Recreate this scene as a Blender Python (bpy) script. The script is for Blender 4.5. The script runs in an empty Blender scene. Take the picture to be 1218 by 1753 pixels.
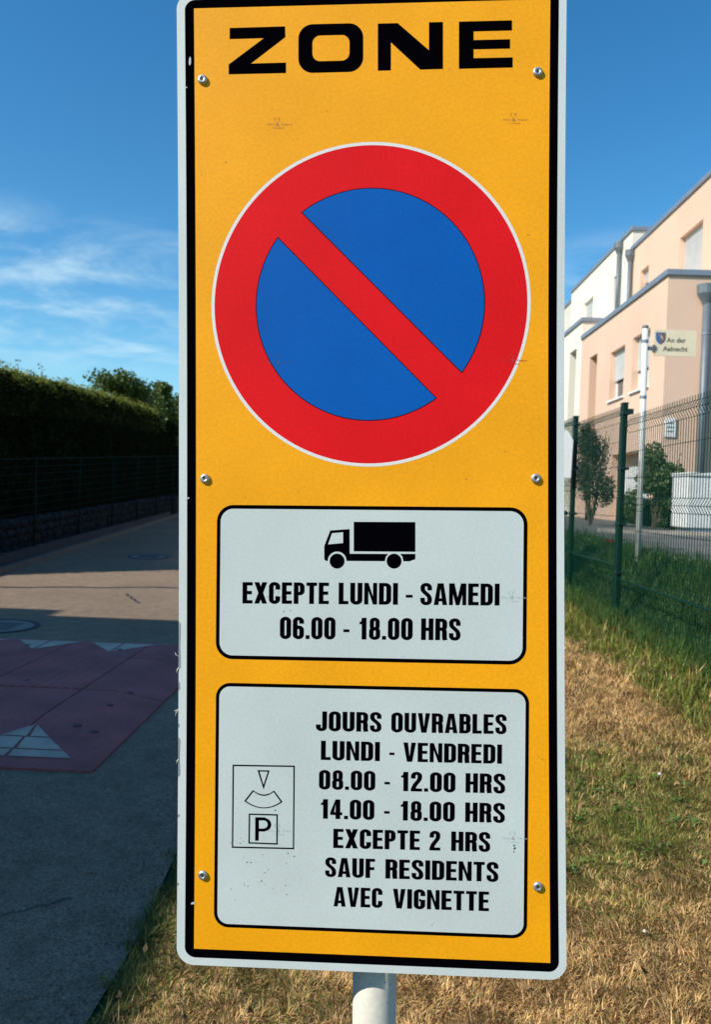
import bpy, math, random
import numpy as np
from mathutils import Matrix, Vector

random.seed(7)
RNG = np.random.default_rng(11)
SC = bpy.context.scene
COL = SC.collection

# ------------------------------------------------------------------ camera
F, CX, CY, EYE = 1316.0, 609.0, 876.5, 1.55
VP, ROLL = (641.0, 850.0), math.radians(2.0)


def cam_axes():
    d = np.array([(VP[0] - CX) / F, -(VP[1] - CY) / F, -1.0]); d /= np.linalg.norm(d)
    up = np.array([math.sin(ROLL), math.cos(ROLL), 0.0])
    z = up - d * np.dot(up, d); z /= np.linalg.norm(z)
    return np.array([np.cross(d, z), d, z])


CM = cam_axes()
CAMPOS = np.array([0, 0, EYE])


def ray(px, py):
    return CM @ np.array([(px - CX) / F, -(py - CY) / F, -1.0])


def at_y(px, py, y):
    r = ray(px, py); return CAMPOS + r * (y / r[1])


cam = bpy.data.cameras.new('camera')
cam.sensor_fit = 'VERTICAL'; cam.sensor_height = 36.0; cam.sensor_width = 36.0
cam.lens = 36.0 * F / 1753.0
cam.clip_start = 0.05; cam.clip_end = 2000
cam.dof.use_dof = True; cam.dof.focus_distance = 1.0; cam.dof.aperture_fstop = 11.0
camo = bpy.data.objects.new('camera', cam); COL.objects.link(camo)
m4 = Matrix.Identity(4)
for i in range(3):
    for j in range(3):
        m4[i][j] = CM[i][j]
    m4[i][3] = CAMPOS[i]
camo.matrix_world = m4
SC.camera = camo

# ------------------------------------------------------------------ sky, sun, exposure
SUN_EL = math.radians(38)
SUN_H = (-0.86, -0.51)                      # horizontal direction towards the sun
EXPOSURE = 0.28
SKY_STRENGTH = 0.13
SUN_STRENGTH = 5.0
w = bpy.data.worlds.new('World'); SC.world = w; w.use_nodes = True
nt = w.node_tree; N, L = nt.nodes, nt.links
N.clear()
sky = N.new('ShaderNodeTexSky'); sky.sky_type = 'NISHITA'; sky.sun_disc = False
sky.sun_elevation = SUN_EL
sky.sun_rotation = math.atan2(SUN_H[0], SUN_H[1])
sky.air_density = 1.0; sky.dust_density = 0.3; sky.ozone_density = 1.6; sky.altitude = 0
tc = N.new('ShaderNodeTexCoord')
sep = N.new('ShaderNodeSeparateXYZ'); L.new(tc.outputs['Generated'], sep.inputs[0])


def wmath(op, a, b=None, c=None):
    n = N.new('ShaderNodeMath'); n.operation = op
    for i, v in enumerate((a, b, c)):
        if v is None: continue
        if isinstance(v, (int, float)): n.inputs[i].default_value = v
        else: L.new(v, n.inputs[i])
    return n.outputs[0]


zc = wmath('ADD', wmath('MAXIMUM', sep.outputs[2], 0.0), 0.12)
u = wmath('DIVIDE', sep.outputs[0], zc); v = wmath('DIVIDE', sep.outputs[1], zc)
cmb = N.new('ShaderNodeCombineXYZ'); L.new(u, cmb.inputs[0]); L.new(v, cmb.inputs[1])
mp = N.new('ShaderNodeMapping'); mp.inputs['Scale'].default_value = (0.9, 1.15, 1); mp.inputs['Rotation'].default_value = (0, 0, 0.35)
mp.inputs['Location'].default_value = (3.1, 1.7, 0)
L.new(cmb.outputs[0], mp.inputs[0])
n1 = N.new('ShaderNodeTexNoise'); n1.inputs['Scale'].default_value = 2.3; n1.inputs['Detail'].default_value = 9; n1.inputs['Roughness'].default_value = 0.62
n1.inputs['Distortion'].default_value = 0.35
L.new(mp.outputs[0], n1.inputs['Vector'])
n2 = N.new('ShaderNodeTexNoise'); n2.inputs['Scale'].default_value = 0.35; n2.inputs['Detail'].default_value = 2
L.new(mp.outputs[0], n2.inputs['Vector'])
cl = wmath('MULTIPLY', n1.outputs[0], wmath('ADD', n2.outputs[0], 0.5))
cr = N.new('ShaderNodeMapRange'); cr.interpolation_type = 'SMOOTHSTEP'
L.new(cl, cr.inputs[0]); cr.inputs[1].default_value = 0.38; cr.inputs[2].default_value = 0.70; cr.inputs[3].default_value = 0; cr.inputs[4].default_value = 0.62
sat = N.new('ShaderNodeHueSaturation'); sat.inputs['Saturation'].default_value = 1.36; sat.inputs['Value'].default_value = 1.0
L.new(sky.outputs[0], sat.inputs['Color'])
wbn = N.new('ShaderNodeVectorMath'); wbn.operation = 'MULTIPLY'; L.new(sat.outputs[0], wbn.inputs[0]); wbn.inputs[1].default_value = (0.84, 1.08, 1.06)
hi = N.new('ShaderNodeMapRange'); hi.interpolation_type = 'SMOOTHSTEP'; L.new(sep.outputs[2], hi.inputs[0])
hi.inputs[1].default_value = 0.26; hi.inputs[2].default_value = 0.335; hi.inputs[3].default_value = 1; hi.inputs[4].default_value = 0
lo = N.new('ShaderNodeMapRange'); lo.interpolation_type = 'SMOOTHSTEP'; L.new(sep.outputs[2], lo.inputs[0])
lo.inputs[1].default_value = 0.13; lo.inputs[2].default_value = 0.18; lo.inputs[3].default_value = 0.15; lo.inputs[4].default_value = 1
fac = wmath('MULTIPLY', wmath('MULTIPLY', cr.outputs[0], hi.outputs[0]), lo.outputs[0])
mx = N.new('ShaderNodeMix'); mx.data_type = 'RGBA'
L.new(fac, mx.inputs['Factor']); L.new(wbn.outputs[0], mx.inputs['A']); mx.inputs['B'].default_value = (4.6, 6.0, 6.6, 1)
bg = N.new('ShaderNodeBackground'); bg.inputs[1].default_value = SKY_STRENGTH
L.new(mx.outputs['Result'], bg.inputs[0])
wo = N.new('ShaderNodeOutputWorld'); L.new(bg.outputs[0], wo.inputs[0])

sl = bpy.data.lights.new('sun', 'SUN'); sl.energy = SUN_STRENGTH; sl.angle = math.radians(0.5); sl.color = (1.0, 0.93, 0.82)
so = bpy.data.objects.new('sun', sl); COL.objects.link(so)
sd = Vector((SUN_H[0] * math.cos(SUN_EL) / math.hypot(*SUN_H), SUN_H[1] * math.cos(SUN_EL) / math.hypot(*SUN_H), math.sin(SUN_EL)))
so.rotation_euler = sd.to_track_quat('Z', 'Y').to_euler(); so.location = (-8, -4, 9)

SC.view_settings.view_transform = 'Standard'; SC.view_settings.look = 'None'
SC.view_settings.exposure = EXPOSURE; SC.view_settings.gamma = 1.0; SC.view_settings.use_curve_mapping = False
SC.render.engine = 'CYCLES'
SC.cycles.max_bounces = 6; SC.cycles.use_denoising = True


# ------------------------------------------------------------------ helpers
class MB:
    def __init__(self): self.v = []; self.f = []

    def add(self, vs, fs):
        o = len(self.v); self.v += [tuple(p) for p in vs]; self.f += [tuple(i + o for i in q) for q in fs]; return self

    def box(self, x0, x1, y0, y1, z0, z1):
        return self.add([(x0, y0, z0), (x1, y0, z0), (x1, y1, z0), (x0, y1, z0), (x0, y0, z1), (x1, y0, z1), (x1, y1, z1), (x0, y1, z1)],
                        [(0, 3, 2, 1), (4, 5, 6, 7), (0, 1, 5, 4), (1, 2, 6, 5), (2, 3, 7, 6), (3, 0, 4, 7)])

    def tube(self, a, b, r0, r1=None, n=8, cap=True, ph=0.0):
        r1 = r0 if r1 is None else r1
        a = Vector(a); b = Vector(b); d = (b - a).normalized()
        t = Vector((0, 0, 1)) if abs(d.z) < 0.9 else Vector((1, 0, 0))
        s = d.cross(t).normalized(); q = d.cross(s)
        vs = []
        for c, r in ((a, r0), (b, r1)):
            for k in range(n):
                an = ph + 2 * math.pi * k / n
                vs.append(c + s * math.cos(an) * r + q * math.sin(an) * r)
        fs = [(k, (k + 1) % n, n + (k + 1) % n, n + k) for k in range(n)]
        if cap: fs += [tuple(range(n))[::-1], tuple(range(n, 2 * n))]
        return self.add(vs, fs)

    def obj(self, name, mat, parent=None, smooth=False):
        me = bpy.data.meshes.new(name); me.from_pydata([tuple(p) for p in self.v], [], self.f); me.update()
        if smooth: me.polygons.foreach_set('use_smooth', [True] * len(me.polygons))
        return link(name, me, mat, parent)


def link(name, me, mat, parent=None):
    if mat is not None and not me.materials: me.materials.append(mat)
    o = bpy.data.objects.new(name, me); COL.objects.link(o)
    if parent is not None: o.parent = parent
    return o


def tag(o, label, cat, group=None):
    o['label'] = label; o['category'] = cat
    if group: o['group'] = group
    return o


def kind(o, k): o['kind'] = k; return o


def empty(name, loc=(0, 0, 0), label=None, cat=None, group=None):
    o = bpy.data.objects.new(name, None); COL.objects.link(o); o.location = loc; o.empty_display_size = 0.1
    if label: tag(o, label, cat, group)
    return o


def bevel(o, wd, seg=2):
    b = o.modifiers.new('bevel', 'BEVEL'); b.width = wd; b.segments = seg; b.limit_method = 'ANGLE'; return o


def mat(name, color, rough=0.6, metal=0.0, noise=None, bump=None, attr=None, spec=0.5, trans=0.0, coat=0.0):
    """noise=(scale, amount, detail) lightness variation; bump=(scale, strength, distance)."""
    m = bpy.data.materials.new(name); m.use_nodes = True
    n, l = m.node_tree.nodes, m.node_tree.links
    p = n['Principled BSDF']
    p.inputs['Roughness'].default_value = rough; p.inputs['Metallic'].default_value = metal
    p.inputs['Specular IOR Level'].default_value = spec
    if coat: p.inputs['Coat Weight'].default_value = coat; p.inputs['Coat Roughness'].default_value = 0.15
    src = None
    co = n.new('ShaderNodeTexCoord')
    if attr:
        a = n.new('ShaderNodeAttribute'); a.attribute_name = attr; src = a.outputs['Color']
    if noise:
        cur = None
        for sc, am, de in (noise if isinstance(noise, list) else [noise]):
            t = n.new('ShaderNodeTexNoise'); t.inputs['Scale'].default_value = sc; t.inputs['Detail'].default_value = de
            l.new(co.outputs['Object'], t.inputs['Vector'])
            r = n.new('ShaderNodeMapRange'); l.new(t.outputs[0], r.inputs[0])
            r.inputs[1].default_value = 0.3; r.inputs[2].default_value = 0.7; r.inputs[3].default_value = 1 - am; r.inputs[4].default_value = 1 + am
            if cur is None: cur = r.outputs[0]
            else:
                k = n.new('ShaderNodeMath'); k.operation = 'MULTIPLY'; l.new(cur, k.inputs[0]); l.new(r.outputs[0], k.inputs[1]); cur = k.outputs[0]
        vm = n.new('ShaderNodeVectorMath'); vm.operation = 'SCALE'
        if src is not None: l.new(src, vm.inputs[0])
        else: vm.inputs[0].default_value = color[:3]
        l.new(cur, vm.inputs['Scale']); src = vm.outputs[0]
    if src is not None: l.new(src, p.inputs['Base Color'])
    else: p.inputs['Base Color'].default_value = (*color[:3], 1)
    if bump:
        t = n.new('ShaderNodeTexNoise'); t.inputs['Scale'].default_value = bump[0]; t.inputs['Detail'].default_value = 6
        l.new(co.outputs['Object'], t.inputs['Vector'])
        b = n.new('ShaderNodeBump'); b.inputs['Strength'].default_value = bump[1]; b.inputs['Distance'].default_value = bump[2]
        l.new(t.outputs[0], b.inputs['Height']); l.new(b.outputs[0], p.inputs['Normal'])
    if trans:
        tr = n.new('ShaderNodeBsdfTranslucent'); ms = n.new('ShaderNodeMixShader'); ms.inputs[0].default_value = trans
        if src is not None: l.new(src, tr.inputs[0])
        else: tr.inputs[0].default_value = (*color[:3], 1)
        out = n['Material Output']
        l.new(p.outputs[0], ms.inputs[1]); l.new(tr.outputs[0], ms.inputs[2]); l.new(ms.outputs[0], out.inputs[0])
    return m


M = dict(
    plate=mat('grey_white_film', (0.58, 0.635, 0.63), 0.55, noise=[(5, .05, 7), (300, .05, 3)], spec=0.4),
    panel=mat('silver_white_film', (0.535, 0.60, 0.59), 0.55, noise=[(6, .06, 8), (300, .05, 3)], spec=0.4),
    yellow=mat('amber_film', (0.88, 0.37, 0.006), 0.5, noise=[(2.5, .045, 4), (9, .05, 8), (260, .07, 3), (700, .06, 2)], spec=0.2),
    red=mat('red_film', (0.70, 0.008, 0.012), 0.6, noise=[(7, .07, 8), (260, .07, 3)], spec=0.1),
    blue=mat('blue_film', (0.001, 0.10, 0.42), 0.6, noise=[(7, .07, 8), (260, .07, 3)], spec=0.1),
    ringwhite=mat('white_film', (0.72, 0.72, 0.70), 0.45, noise=(500, .1, 2)),
    black=mat('black_print', (0.0012, 0.0012, 0.0022), 0.8, spec=0.0),
    faint=mat('faint_print', (0.50, 0.20, 0.02), 0.5),
    faintgrey=mat('faint_grey_print', (0.33, 0.41, 0.42), 0.5),
    faintblue=mat('faint_dark_print', (0.012, 0.06, 0.22), 0.5),
    faintred=mat('faint_dark_red_print', (0.42, 0.02, 0.02), 0.5),
    edge=mat('aluminium_edge', (0.5, 0.52, 0.52), 0.4, 0.6),
    speck=mat('dirt_speck', (0.06, 0.065, 0.06), 0.9),
    nick=mat('pale_nick', (0.5, 0.5, 0.45), 0.6),
    rivet=mat('rivet_metal', (0.50, 0.50, 0.49), 0.42, 0.8, noise=(300, .25, 3)),
    hole=mat('rivet_hole', (0.01, 0.01, 0.01), 0.8),
    post=mat('painted_post', (0.60, 0.58, 0.51), 0.6, noise=[(10, .07, 7), (120, .07, 4)], bump=(60, .15, .002)),
    steel=mat('clamp_steel', (0.45, 0.46, 0.46), 0.4, 0.8),
)

# ------------------------------------------------------------------ terrain
def sm(t):
    t = np.clip(t, 0, 1); return t * t * (3 - 2 * t)


ROAD_R = -0.76


def gz(x, y):
    x = np.asarray(x, float); y = np.asarray(y, float)
    s1 = sm((x - ROAD_R) / 3.1); s2 = sm((x - 2.45) / 0.6)
    r = 0.028 * np.clip(y - 13, 0, 45)
    return s1 * (0.40 + 0.035 * np.clip(y - 7.6, 0, 3)) + s2 * (0.5 + 0.01 * np.clip(y - 8, 0, 12) - 0.035 * np.clip(y - 7.6, 0, 3) + .06) + r * (1 - s1)


def kerb_x(y): return -6.28 - 0.085 * (y - 12.8)


def sheet(name, xs_fn, ys, dz, m, kindname='structure'):
    vs, fs = [], []
    nx = None
    for y in ys:
        xs = xs_fn(y); nx = len(xs)
        z = gz(np.array(xs), np.full(nx, y)) + dz
        vs += [(x, y, float(zz)) for x, zz in zip(xs, z)]
    for j in range(len(ys) - 1):
        for i in range(nx - 1):
            a = j * nx + i; fs.append((a, a + 1, a + 1 + nx, a + nx))
    b = MB(); b.add(vs, fs); o = b.obj(name, m, None, True); o['kind'] = kindname; return o


YS = [-400, -150, -60, -25, -12, -6] + [round(-5 + .5 * i, 3) for i in range(90)] + [42, 45, 50, 58, 70, 90, 130, 200, 400, 900]
GX = [-900, -300, -120, -60, -35, -22, -14, -11, -9, -7, -5, -3, -1.5, ROAD_R] + [round(-.6 + .15 * i, 3) for i in range(26)] + [3.6, 4.2, 5, 6, 7, 9, 12, 16, 25, 40, 80, 200, 500, 900]

# soil and lawn base: straw and green patches shared with the blades
def patch(x, y):
    """0 = dry straw, 1 = green"""
    x = np.asarray(x, float); y = np.asarray(y, float)
    f = (np.sin(x * 2.1 + 1.3 * np.sin(y * 1.2)) * np.sin(y * 1.7 + 1.1 * np.sin(x * 1.6 + .5)) * .5
         + .35 * np.sin(x * 5.3 + y * 2.2 + 2 * np.sin(y * 2.9)) * np.sin(y * 4.9 - x * 1.7)
         + .22 * np.sin(x * 11.3 - y * 7.1) * np.sin(y * 12.7 + x * 5.0))
    base = .34 + .62 * f
    base += 1.3 * sm((x - (1.70 + .10 * np.sin(y * 2.3) - .04 * (y - 5))) / .45)      # greener strip by the fence
    base += .9 * sm((y - 6.6) / 1.0)
    base += .70 * np.exp(-((x - 1.1) ** 2 / .22 + (y - 2.95) ** 2 / .18)) + .30 * np.exp(-((x - 1.0) ** 2 / .2 + (y - 3.7) ** 2 / .15)) - .55 * sm((y - 3.9) / .4) * sm((6.9 - y) / .5) * sm((1.9 - x) / .3)
    base += .55 * np.exp(-((x - ROAD_R) / .12) ** 2)
    base -= .55 * np.exp(-((x - .6) ** 2 / .7 + (y - 2.0) ** 2 / .16))
    base -= .35 * np.exp(-((x - 1.2) ** 2 / .5 + (y - 5.2) ** 2 / 1.2))
    return np.clip(base, 0, 1)


mg = mat('lawn_soil', (0.1, 0.08, 0.04), 0.95, attr='Col', noise=[(30, .35, 6), (4, .15, 3)], bump=(70, .8, .02), spec=0.1)
ground = sheet('ground', lambda y: GX, YS, 0.0, mg)
ca = ground.data.color_attributes.new('Col', 'FLOAT_COLOR', 'POINT')
gco = np.empty(len(ground.data.vertices) * 3); ground.data.vertices.foreach_get('co', gco); gco = gco.reshape(-1, 3)
pp = patch(gco[:, 0], gco[:, 1])[:, None]
gcol = np.array([.13, .075, .030]) * (1 - pp) + np.array([.045, .07, .02]) * pp
ca.data.foreach_set('color', np.hstack([gcol, np.ones((len(gcol), 1))]).ravel())

# asphalt
mr = mat('asphalt', (0.215, 0.160, 0.114), 0.9, noise=[(0.5, .14, 4), (7, .14, 6), (45, .12, 3), (130, .45, 2)], bump=(150, .6, .005), spec=0.05)
sheet('road', lambda y: [kerb_x(y) if y > 0 else kerb_x(0), -4.2, -2.6, ROAD_R + .02 * math.sin(y * 3.1) - .02], [y for y in YS if -60 <= y <= 70], 0.012, mr)
my = mat('yard_paving', (0.13, 0.12, 0.115), 0.9, noise=[(1.1, .3, 5), (14, .2, 4), (90, .2, 2)], bump=(60, .5, .006))
sheet('yard', lambda y: [3.22, 4, 5, 6, 7.3, 9, 12, 20], [y for y in YS if -5 <= y <= 45], 0.014, my)
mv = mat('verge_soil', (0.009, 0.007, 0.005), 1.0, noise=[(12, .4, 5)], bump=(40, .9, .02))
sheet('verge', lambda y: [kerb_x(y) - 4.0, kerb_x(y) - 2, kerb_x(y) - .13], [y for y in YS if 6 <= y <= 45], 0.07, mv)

# kerb of the far side, stone by stone
mk = mat('kerb_stone', (0.095, 0.074, 0.062), 0.85, noise=[(6, .15, 4), (70, .12, 3)], bump=(90, .4, .004))
kb = empty('kerb', (kerb_x(12), 12, 0)); kb['kind'] = 'structure'
ks = MB().box(-.07, .07, -.495, .495, -.1, .12).obj('kerb_stone', mk, kb); bevel(ks, .012)
kme = ks.data
for i in range(30):
    y = 8.5 + i * 1.0
    o = ks if i == 0 else bpy.data.objects.new('kerb_stone', kme)
    if i: COL.objects.link(o); o.parent = kb; bevel(o, .012)
    o.location = (kerb_x(y) - .05 - kerb_x(12), y - 12, float(gz(-5, y)))
    o.rotation_euler = (math.atan(.028) if y > 13 else 0, 0, math.atan(.085))

# road marks: patched asphalt seam and drain covers
ms = mat('tar_seam', (0.02, 0.02, 0.022), 0.6)


def draped(name, pts, wd, m, dz, label=None, cat=None, par=None):
    vs, fs = [], []
    for i, (x, y) in enumerate(pts):
        a = pts[max(0, i - 1)]; c = pts[min(len(pts) - 1, i + 1)]
        dx, dy = c[0] - a[0], c[1] - a[1]; l = math.hypot(dx, dy)
        wdd = wd * (0.7 + .6 * random.random())
        for s in (-1, 1):
            X, Y = x - s * dy / l * wdd / 2, y + s * dx / l * wdd / 2
            vs.append((X, Y, float(gz(X, Y)) + dz))
    fs = [(2 * i, 2 * i + 1, 2 * i + 3, 2 * i + 2) for i in range(len(pts) - 1)]
    o = MB().add(vs, fs).obj(name, m, par); o['kind'] = 'structure'; return o


draped('road_seam', [(-6.0 + .3 * i, 11.1 + .09 * i + .04 * math.sin(i * 1.7)) for i in range(15)], .10, ms, .017)
draped('road_crack', [(-3.1 - .06 * i, 10.2 + .11 * i + .05 * math.sin(i * 2.9)) for i in range(9)], .03, ms, .017)
mm = mat('iron_cover', (0.035, 0.035, 0.035), 0.7, 0.1, noise=(40, .3, 3), bump=(150, .5, .003))
mcc = mat('cover_concrete', (0.19, 0.175, 0.155), 0.85, noise=(60, .2, 3))


def manhole(x, y, r, label):
    z = float(gz(x, y)) + .014
    e = empty('manhole_cover', (x, y, z), label, 'manhole cover')
    e.rotation_euler = (math.atan(.028) if y > 13 else 0, 0, 0)
    b = MB(); n = 40
    for a, c, h in ((r * .88, r, .008),):
        vs = []
        for k in range(n):
            t = 2 * math.pi * k / n
            vs += [(a * math.cos(t), a * math.sin(t), h), (c * math.cos(t), c * math.sin(t), h), (c * math.cos(t), c * math.sin(t), 0), (a * math.cos(t), a * math.sin(t), 0)]
        fs = []
        for k in range(n):
            p, q = 4 * k, 4 * ((k + 1) % n)
            fs += [(p, p + 1, q + 1, q), (p + 1, p + 2, q + 2, q + 1), (p, q, q + 3, p + 3)]
        b.add(vs, fs)
    b.obj('rim', mm, e)
    b = MB(); b.add([(r * .86 * math.cos(2 * math.pi * k / n), r * .86 * math.sin(2 * math.pi * k / n), .005) for k in range(n)], [tuple(range(n))])
    b.obj('disc', mcc, e)
    b = MB()
    for i in range(-2, 3):
        b.box(-r * .5, r * .5, i * r * .22 - .012, i * r * .22 + .012, .006, .009)
    b.obj('rib', mm, e)


manhole(-4.02, 8.15, .44, 'round manhole cover with dark iron ring in the shaded road beside the red speed cushion')
manhole(-4.75, 16.2, .42, 'round pale manhole cover in the hedge shade farther up the road')
mgm = mat('green_paint_mark', (0.02, 0.16, 0.07), 0.8, noise=(20, .5, 4))
draped('road_paint_mark', [(-5.0 + .12 * i, 13.9 + .01 * i) for i in range(7)], .12, mgm, .018)

# ------------------------------------------------------------------ speed cushion
mc = mat('red_rubber', (0.31, 0.080, 0.078), 0.85, noise=[(2.5, .28, 7), (50, .15, 3)], bump=(120, .4, .003))
mw = mat('worn_white', (0.44, 0.34, 0.27), 0.8, noise=[(6, .18, 5), (60, .12, 3)])
mb_ = mat('bolt_dark', (0.02, 0.02, 0.02), 0.7)
mbolt = mat('dusty_bolt', (0.10, 0.045, 0.045), 0.8)
cush = empty('speed_cushion', (-2.8, 5.8, .012), 'low maroon speed cushion of bolted panels with white triangles across the road', 'speed cushion')
colx = [-1.46, -2.06, -2.78, -3.5, -4.22]; rowy = [4.06, 5.47, 6.55, 7.5]
HC = .065


def cz(x, y):
    e = min(1, max(0, (y - 4.06) / .75), max(0, (7.50 - y) / .38), max(0, (-1.46 - x) / .38) + 0.0)
    return .012 + HC * min(1, e)


def cushion_panel(x0, x1, y0, y1):
    g = .006
    b = MB(); xs = np.linspace(x1 + g, x0 - g, 9 if x0 > -1.5 else 19); ys = np.linspace(y0 + g, y1 - g, 14)
    ribbed = True
    vs = []
    for y in ys:
        for i, x in enumerate(xs):
            vs.append((x + 2.8, y - 5.8, cz(x, y) + (0.009 if (i % 2 and x0 < -1.5 and y0 > 5 and y0 < 6) else 0)))
    nx = len(xs); ny = len(ys)
    fs = [(j * nx + i, j * nx + i + 1, (j + 1) * nx + i + 1, (j + 1) * nx + i) for j in range(ny - 1) for i in range(nx - 1)]
    o = len(vs)
    rim = [i for i in range(nx)] + [j * nx + nx - 1 for j in range(1, ny)] + [(ny - 1) * nx + i for i in range(nx - 2, -1, -1)] + [j * nx for j in range(ny - 2, 0, -1)]
    for k in rim: vs.append((vs[k][0], vs[k][1], -.002))
    n = len(rim)
    for k in range(n): fs.append((rim[(k + 1) % n], rim[k], o + k, o + (k + 1) % n))
    return b.add(vs, fs).obj('panel', mc, cush)


for i in range(4):
    for j in range(3): cushion_panel(colx[i], colx[i + 1], rowy[j], rowy[j + 1])


def cush_poly(name, pts, m, dz):
    """a triangle or quad laid on the ramp, subdivided so it follows the slope"""
    vs, fs = [], []
    a, b, c = [np.array(p) for p in pts]
    n = 10
    idx = {}
    for i in range(n + 1):
        for j in range(n + 1 - i):
            p = a + (b - a) * i / n + (c - a) * j / n
            idx[i, j] = len(vs); vs.append((p[0] + 2.8, p[1] - 5.8, cz(p[0], p[1]) + dz))
    for i in range(n):
        for j in range(n - i):
            fs.append((idx[i, j], idx[i + 1, j], idx[i, j + 1]))
            if j < n - i - 1: fs.append((idx[i + 1, j], idx[i + 1, j + 1], idx[i, j + 1]))
    return MB().add(vs, fs).obj(name, m, cush)


for k in range(3):
    xc = -1.98 - .70 * k
    ap = (xc - .05, 4.65)
    for s, x_out in ((-1, xc - .40), (1, xc + .345)):
        gx = s * .011
        for (t0, t1) in ((0.0, .20), (.23, .58), (.61, 1.0)):
            y0 = 4.20 + t0 * (ap[1] - 4.20); y1 = 4.20 + t1 * (ap[1] - 4.20)
            def xo(t): return x_out + (ap[0] - x_out) * t
            p00, p10 = (xc - .02 + gx, y0), (xo(t0), y0)
            p01, p11 = (ap[0] + gx * .7 + .03 * (1 - t1), y1), (xo(t1), y1)
            cush_poly('white_marking', (p00, p10, p01), mw, .004)
            if t1 < 1: cush_poly('white_marking', (p11, p01, p10), mw, .004)
for k in range(3):
    xc = -2.30 - .69 * k
    cush_poly('white_marking', ((xc - .31, 7.14), (xc - .01, 7.14), (xc - .01, 6.74)), mw, .004)
    cush_poly('white_marking', ((xc + .31, 7.14), (xc + .01, 7.14), (xc + .01, 6.74)), mw, .004)
for (x, y) in [(-2.25, 6.85), (-2.9, 6.3), (-2.35, 6.3), (-2.55, 5.65), (-2.6, 5.3), (-1.72, 5.5), (-1.75, 5.15), (-1.78, 4.67), (-1.66, 4.62), (-3.1, 6.9), (-3.2, 5.7)]:
    b = MB(); b.tube((x + 2.8, y - 5.8, cz(x, y) - .003), (x + 2.8, y - 5.8, cz(x, y) + .004), .026, n=10)
    b.obj('bolt_head', mbolt, cush)

# ------------------------------------------------------------------ foliage maker (numpy)
def leaves(name, centres, size, cols, m, parent=None, kindname=None, up=0.3, aspect=0.6):
    n = len(centres)
    nrm = RNG.normal(size=(n, 3)); nrm[:, 2] += up; nrm /= np.linalg.norm(nrm, axis=1)[:, None]
    t = RNG.normal(size=(n, 3)); t -= nrm * (t * nrm).sum(1)[:, None]; t /= np.linalg.norm(t, axis=1)[:, None]
    b = np.cross(nrm, t)
    s = (size * RNG.uniform(.6, 1.3, n))[:, None]
    P = np.stack([centres - t * s, centres + b * s * aspect, centres + t * s, centres - b * s * aspect], 1).reshape(-1, 3)
    me = bpy.data.meshes.new(name)
    me.vertices.add(4 * n); me.vertices.foreach_set('co', P.ravel())
    me.loops.add(4 * n); me.loops.foreach_set('vertex_index', np.arange(4 * n, dtype=np.int32))
    me.polygons.add(n); me.polygons.foreach_set('loop_start', np.arange(0, 4 * n, 4, dtype=np.int32)); me.polygons.foreach_set('loop_total', np.full(n, 4, dtype=np.int32))
    me.update(calc_edges=True)
    ca = me.color_attributes.new('Col', 'FLOAT_COLOR', 'POINT')
    ca.data.foreach_set('color', np.repeat(np.hstack([cols, np.ones((n, 1))]), 4, 0).ravel())
    o = link(name, me, m, parent)
    if kindname: o['kind'] = kindname
    return o


def leafcol(n, a, b, var=.25):
    t = RNG.random((n, 1)); c = np.array(a) * (1 - t) + np.array(b) * t
    return c * RNG.uniform(1 - var, 1 + var, (n, 1))


mleaf = mat('leaf', (0, 0, 0), 0.55, attr='Col', trans=0.3, spec=0.3)
mhl = mat('hedge_leaf', (0, 0, 0), 0.8, attr='Col', trans=0.15, spec=0.06)
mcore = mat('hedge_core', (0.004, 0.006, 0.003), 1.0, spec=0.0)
mbark = mat('bark', (0.09, 0.07, 0.05), 0.9, noise=(20, .3, 4), bump=(40, .6, .01))

# ------------------------------------------------------------------ hedge on the far side
def hx(y): return -7.45 - 0.07 * (y - 15)


def htop(y): return 3.88 + (y - 15) * .0465 + .14 * math.sin((y - 15) * .17) * (1 if 15 < y < 33 else 0)


hed = empty('hedge', (hx(12), 12.2, 0), 'tall clipped dark evergreen hedge with sunlit yellow green top along the road', 'hedge')
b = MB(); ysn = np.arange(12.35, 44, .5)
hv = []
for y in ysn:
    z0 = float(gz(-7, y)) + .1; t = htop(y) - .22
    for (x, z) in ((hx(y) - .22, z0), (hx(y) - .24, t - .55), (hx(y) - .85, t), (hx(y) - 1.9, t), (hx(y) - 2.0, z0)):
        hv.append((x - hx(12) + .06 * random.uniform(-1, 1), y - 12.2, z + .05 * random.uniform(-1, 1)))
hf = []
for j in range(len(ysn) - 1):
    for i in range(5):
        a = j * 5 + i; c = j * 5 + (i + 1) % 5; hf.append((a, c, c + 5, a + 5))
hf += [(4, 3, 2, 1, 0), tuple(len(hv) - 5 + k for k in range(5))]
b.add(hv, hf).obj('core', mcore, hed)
nF = 110000
yy = 12.2 + 31.5 * RNG.random(nF) ** 1.35
tp = np.array([htop(t) for t in yy]); z0 = gz(np.full(nF, -7.), yy) + .15
zz = z0 + (tp - z0) * RNG.random(nF)
hq = np.clip((zz - (tp - .45)) / .45, 0, 1)
round_ = .50 * (1 - np.sqrt(np.clip(1 - hq ** 2, 0, 1)))
lump = .10 * np.sin(yy * 2.3 + zz * 1.1) * np.sin(zz * 2.7 + yy * .7) + .06 * np.sin(yy * 6.1) * np.sin(zz * 5.3)
xx = hx(0) - .07 * yy - round_ - RNG.random(nF) ** 1.5 * .22 + lump * .5
cF = np.stack([xx - hx(12), yy - 12.2, zz], 1)
nT = 60000
yt = 12.2 + 31.5 * RNG.random(nT) ** 1.35
xt = hx(0) - .07 * yt - .10 - RNG.random(nT) ** 1.5 * 2.0
dr = (hx(0) - .07 * yt) - xt
tt = np.array([htop(t) for t in yt])
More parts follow.
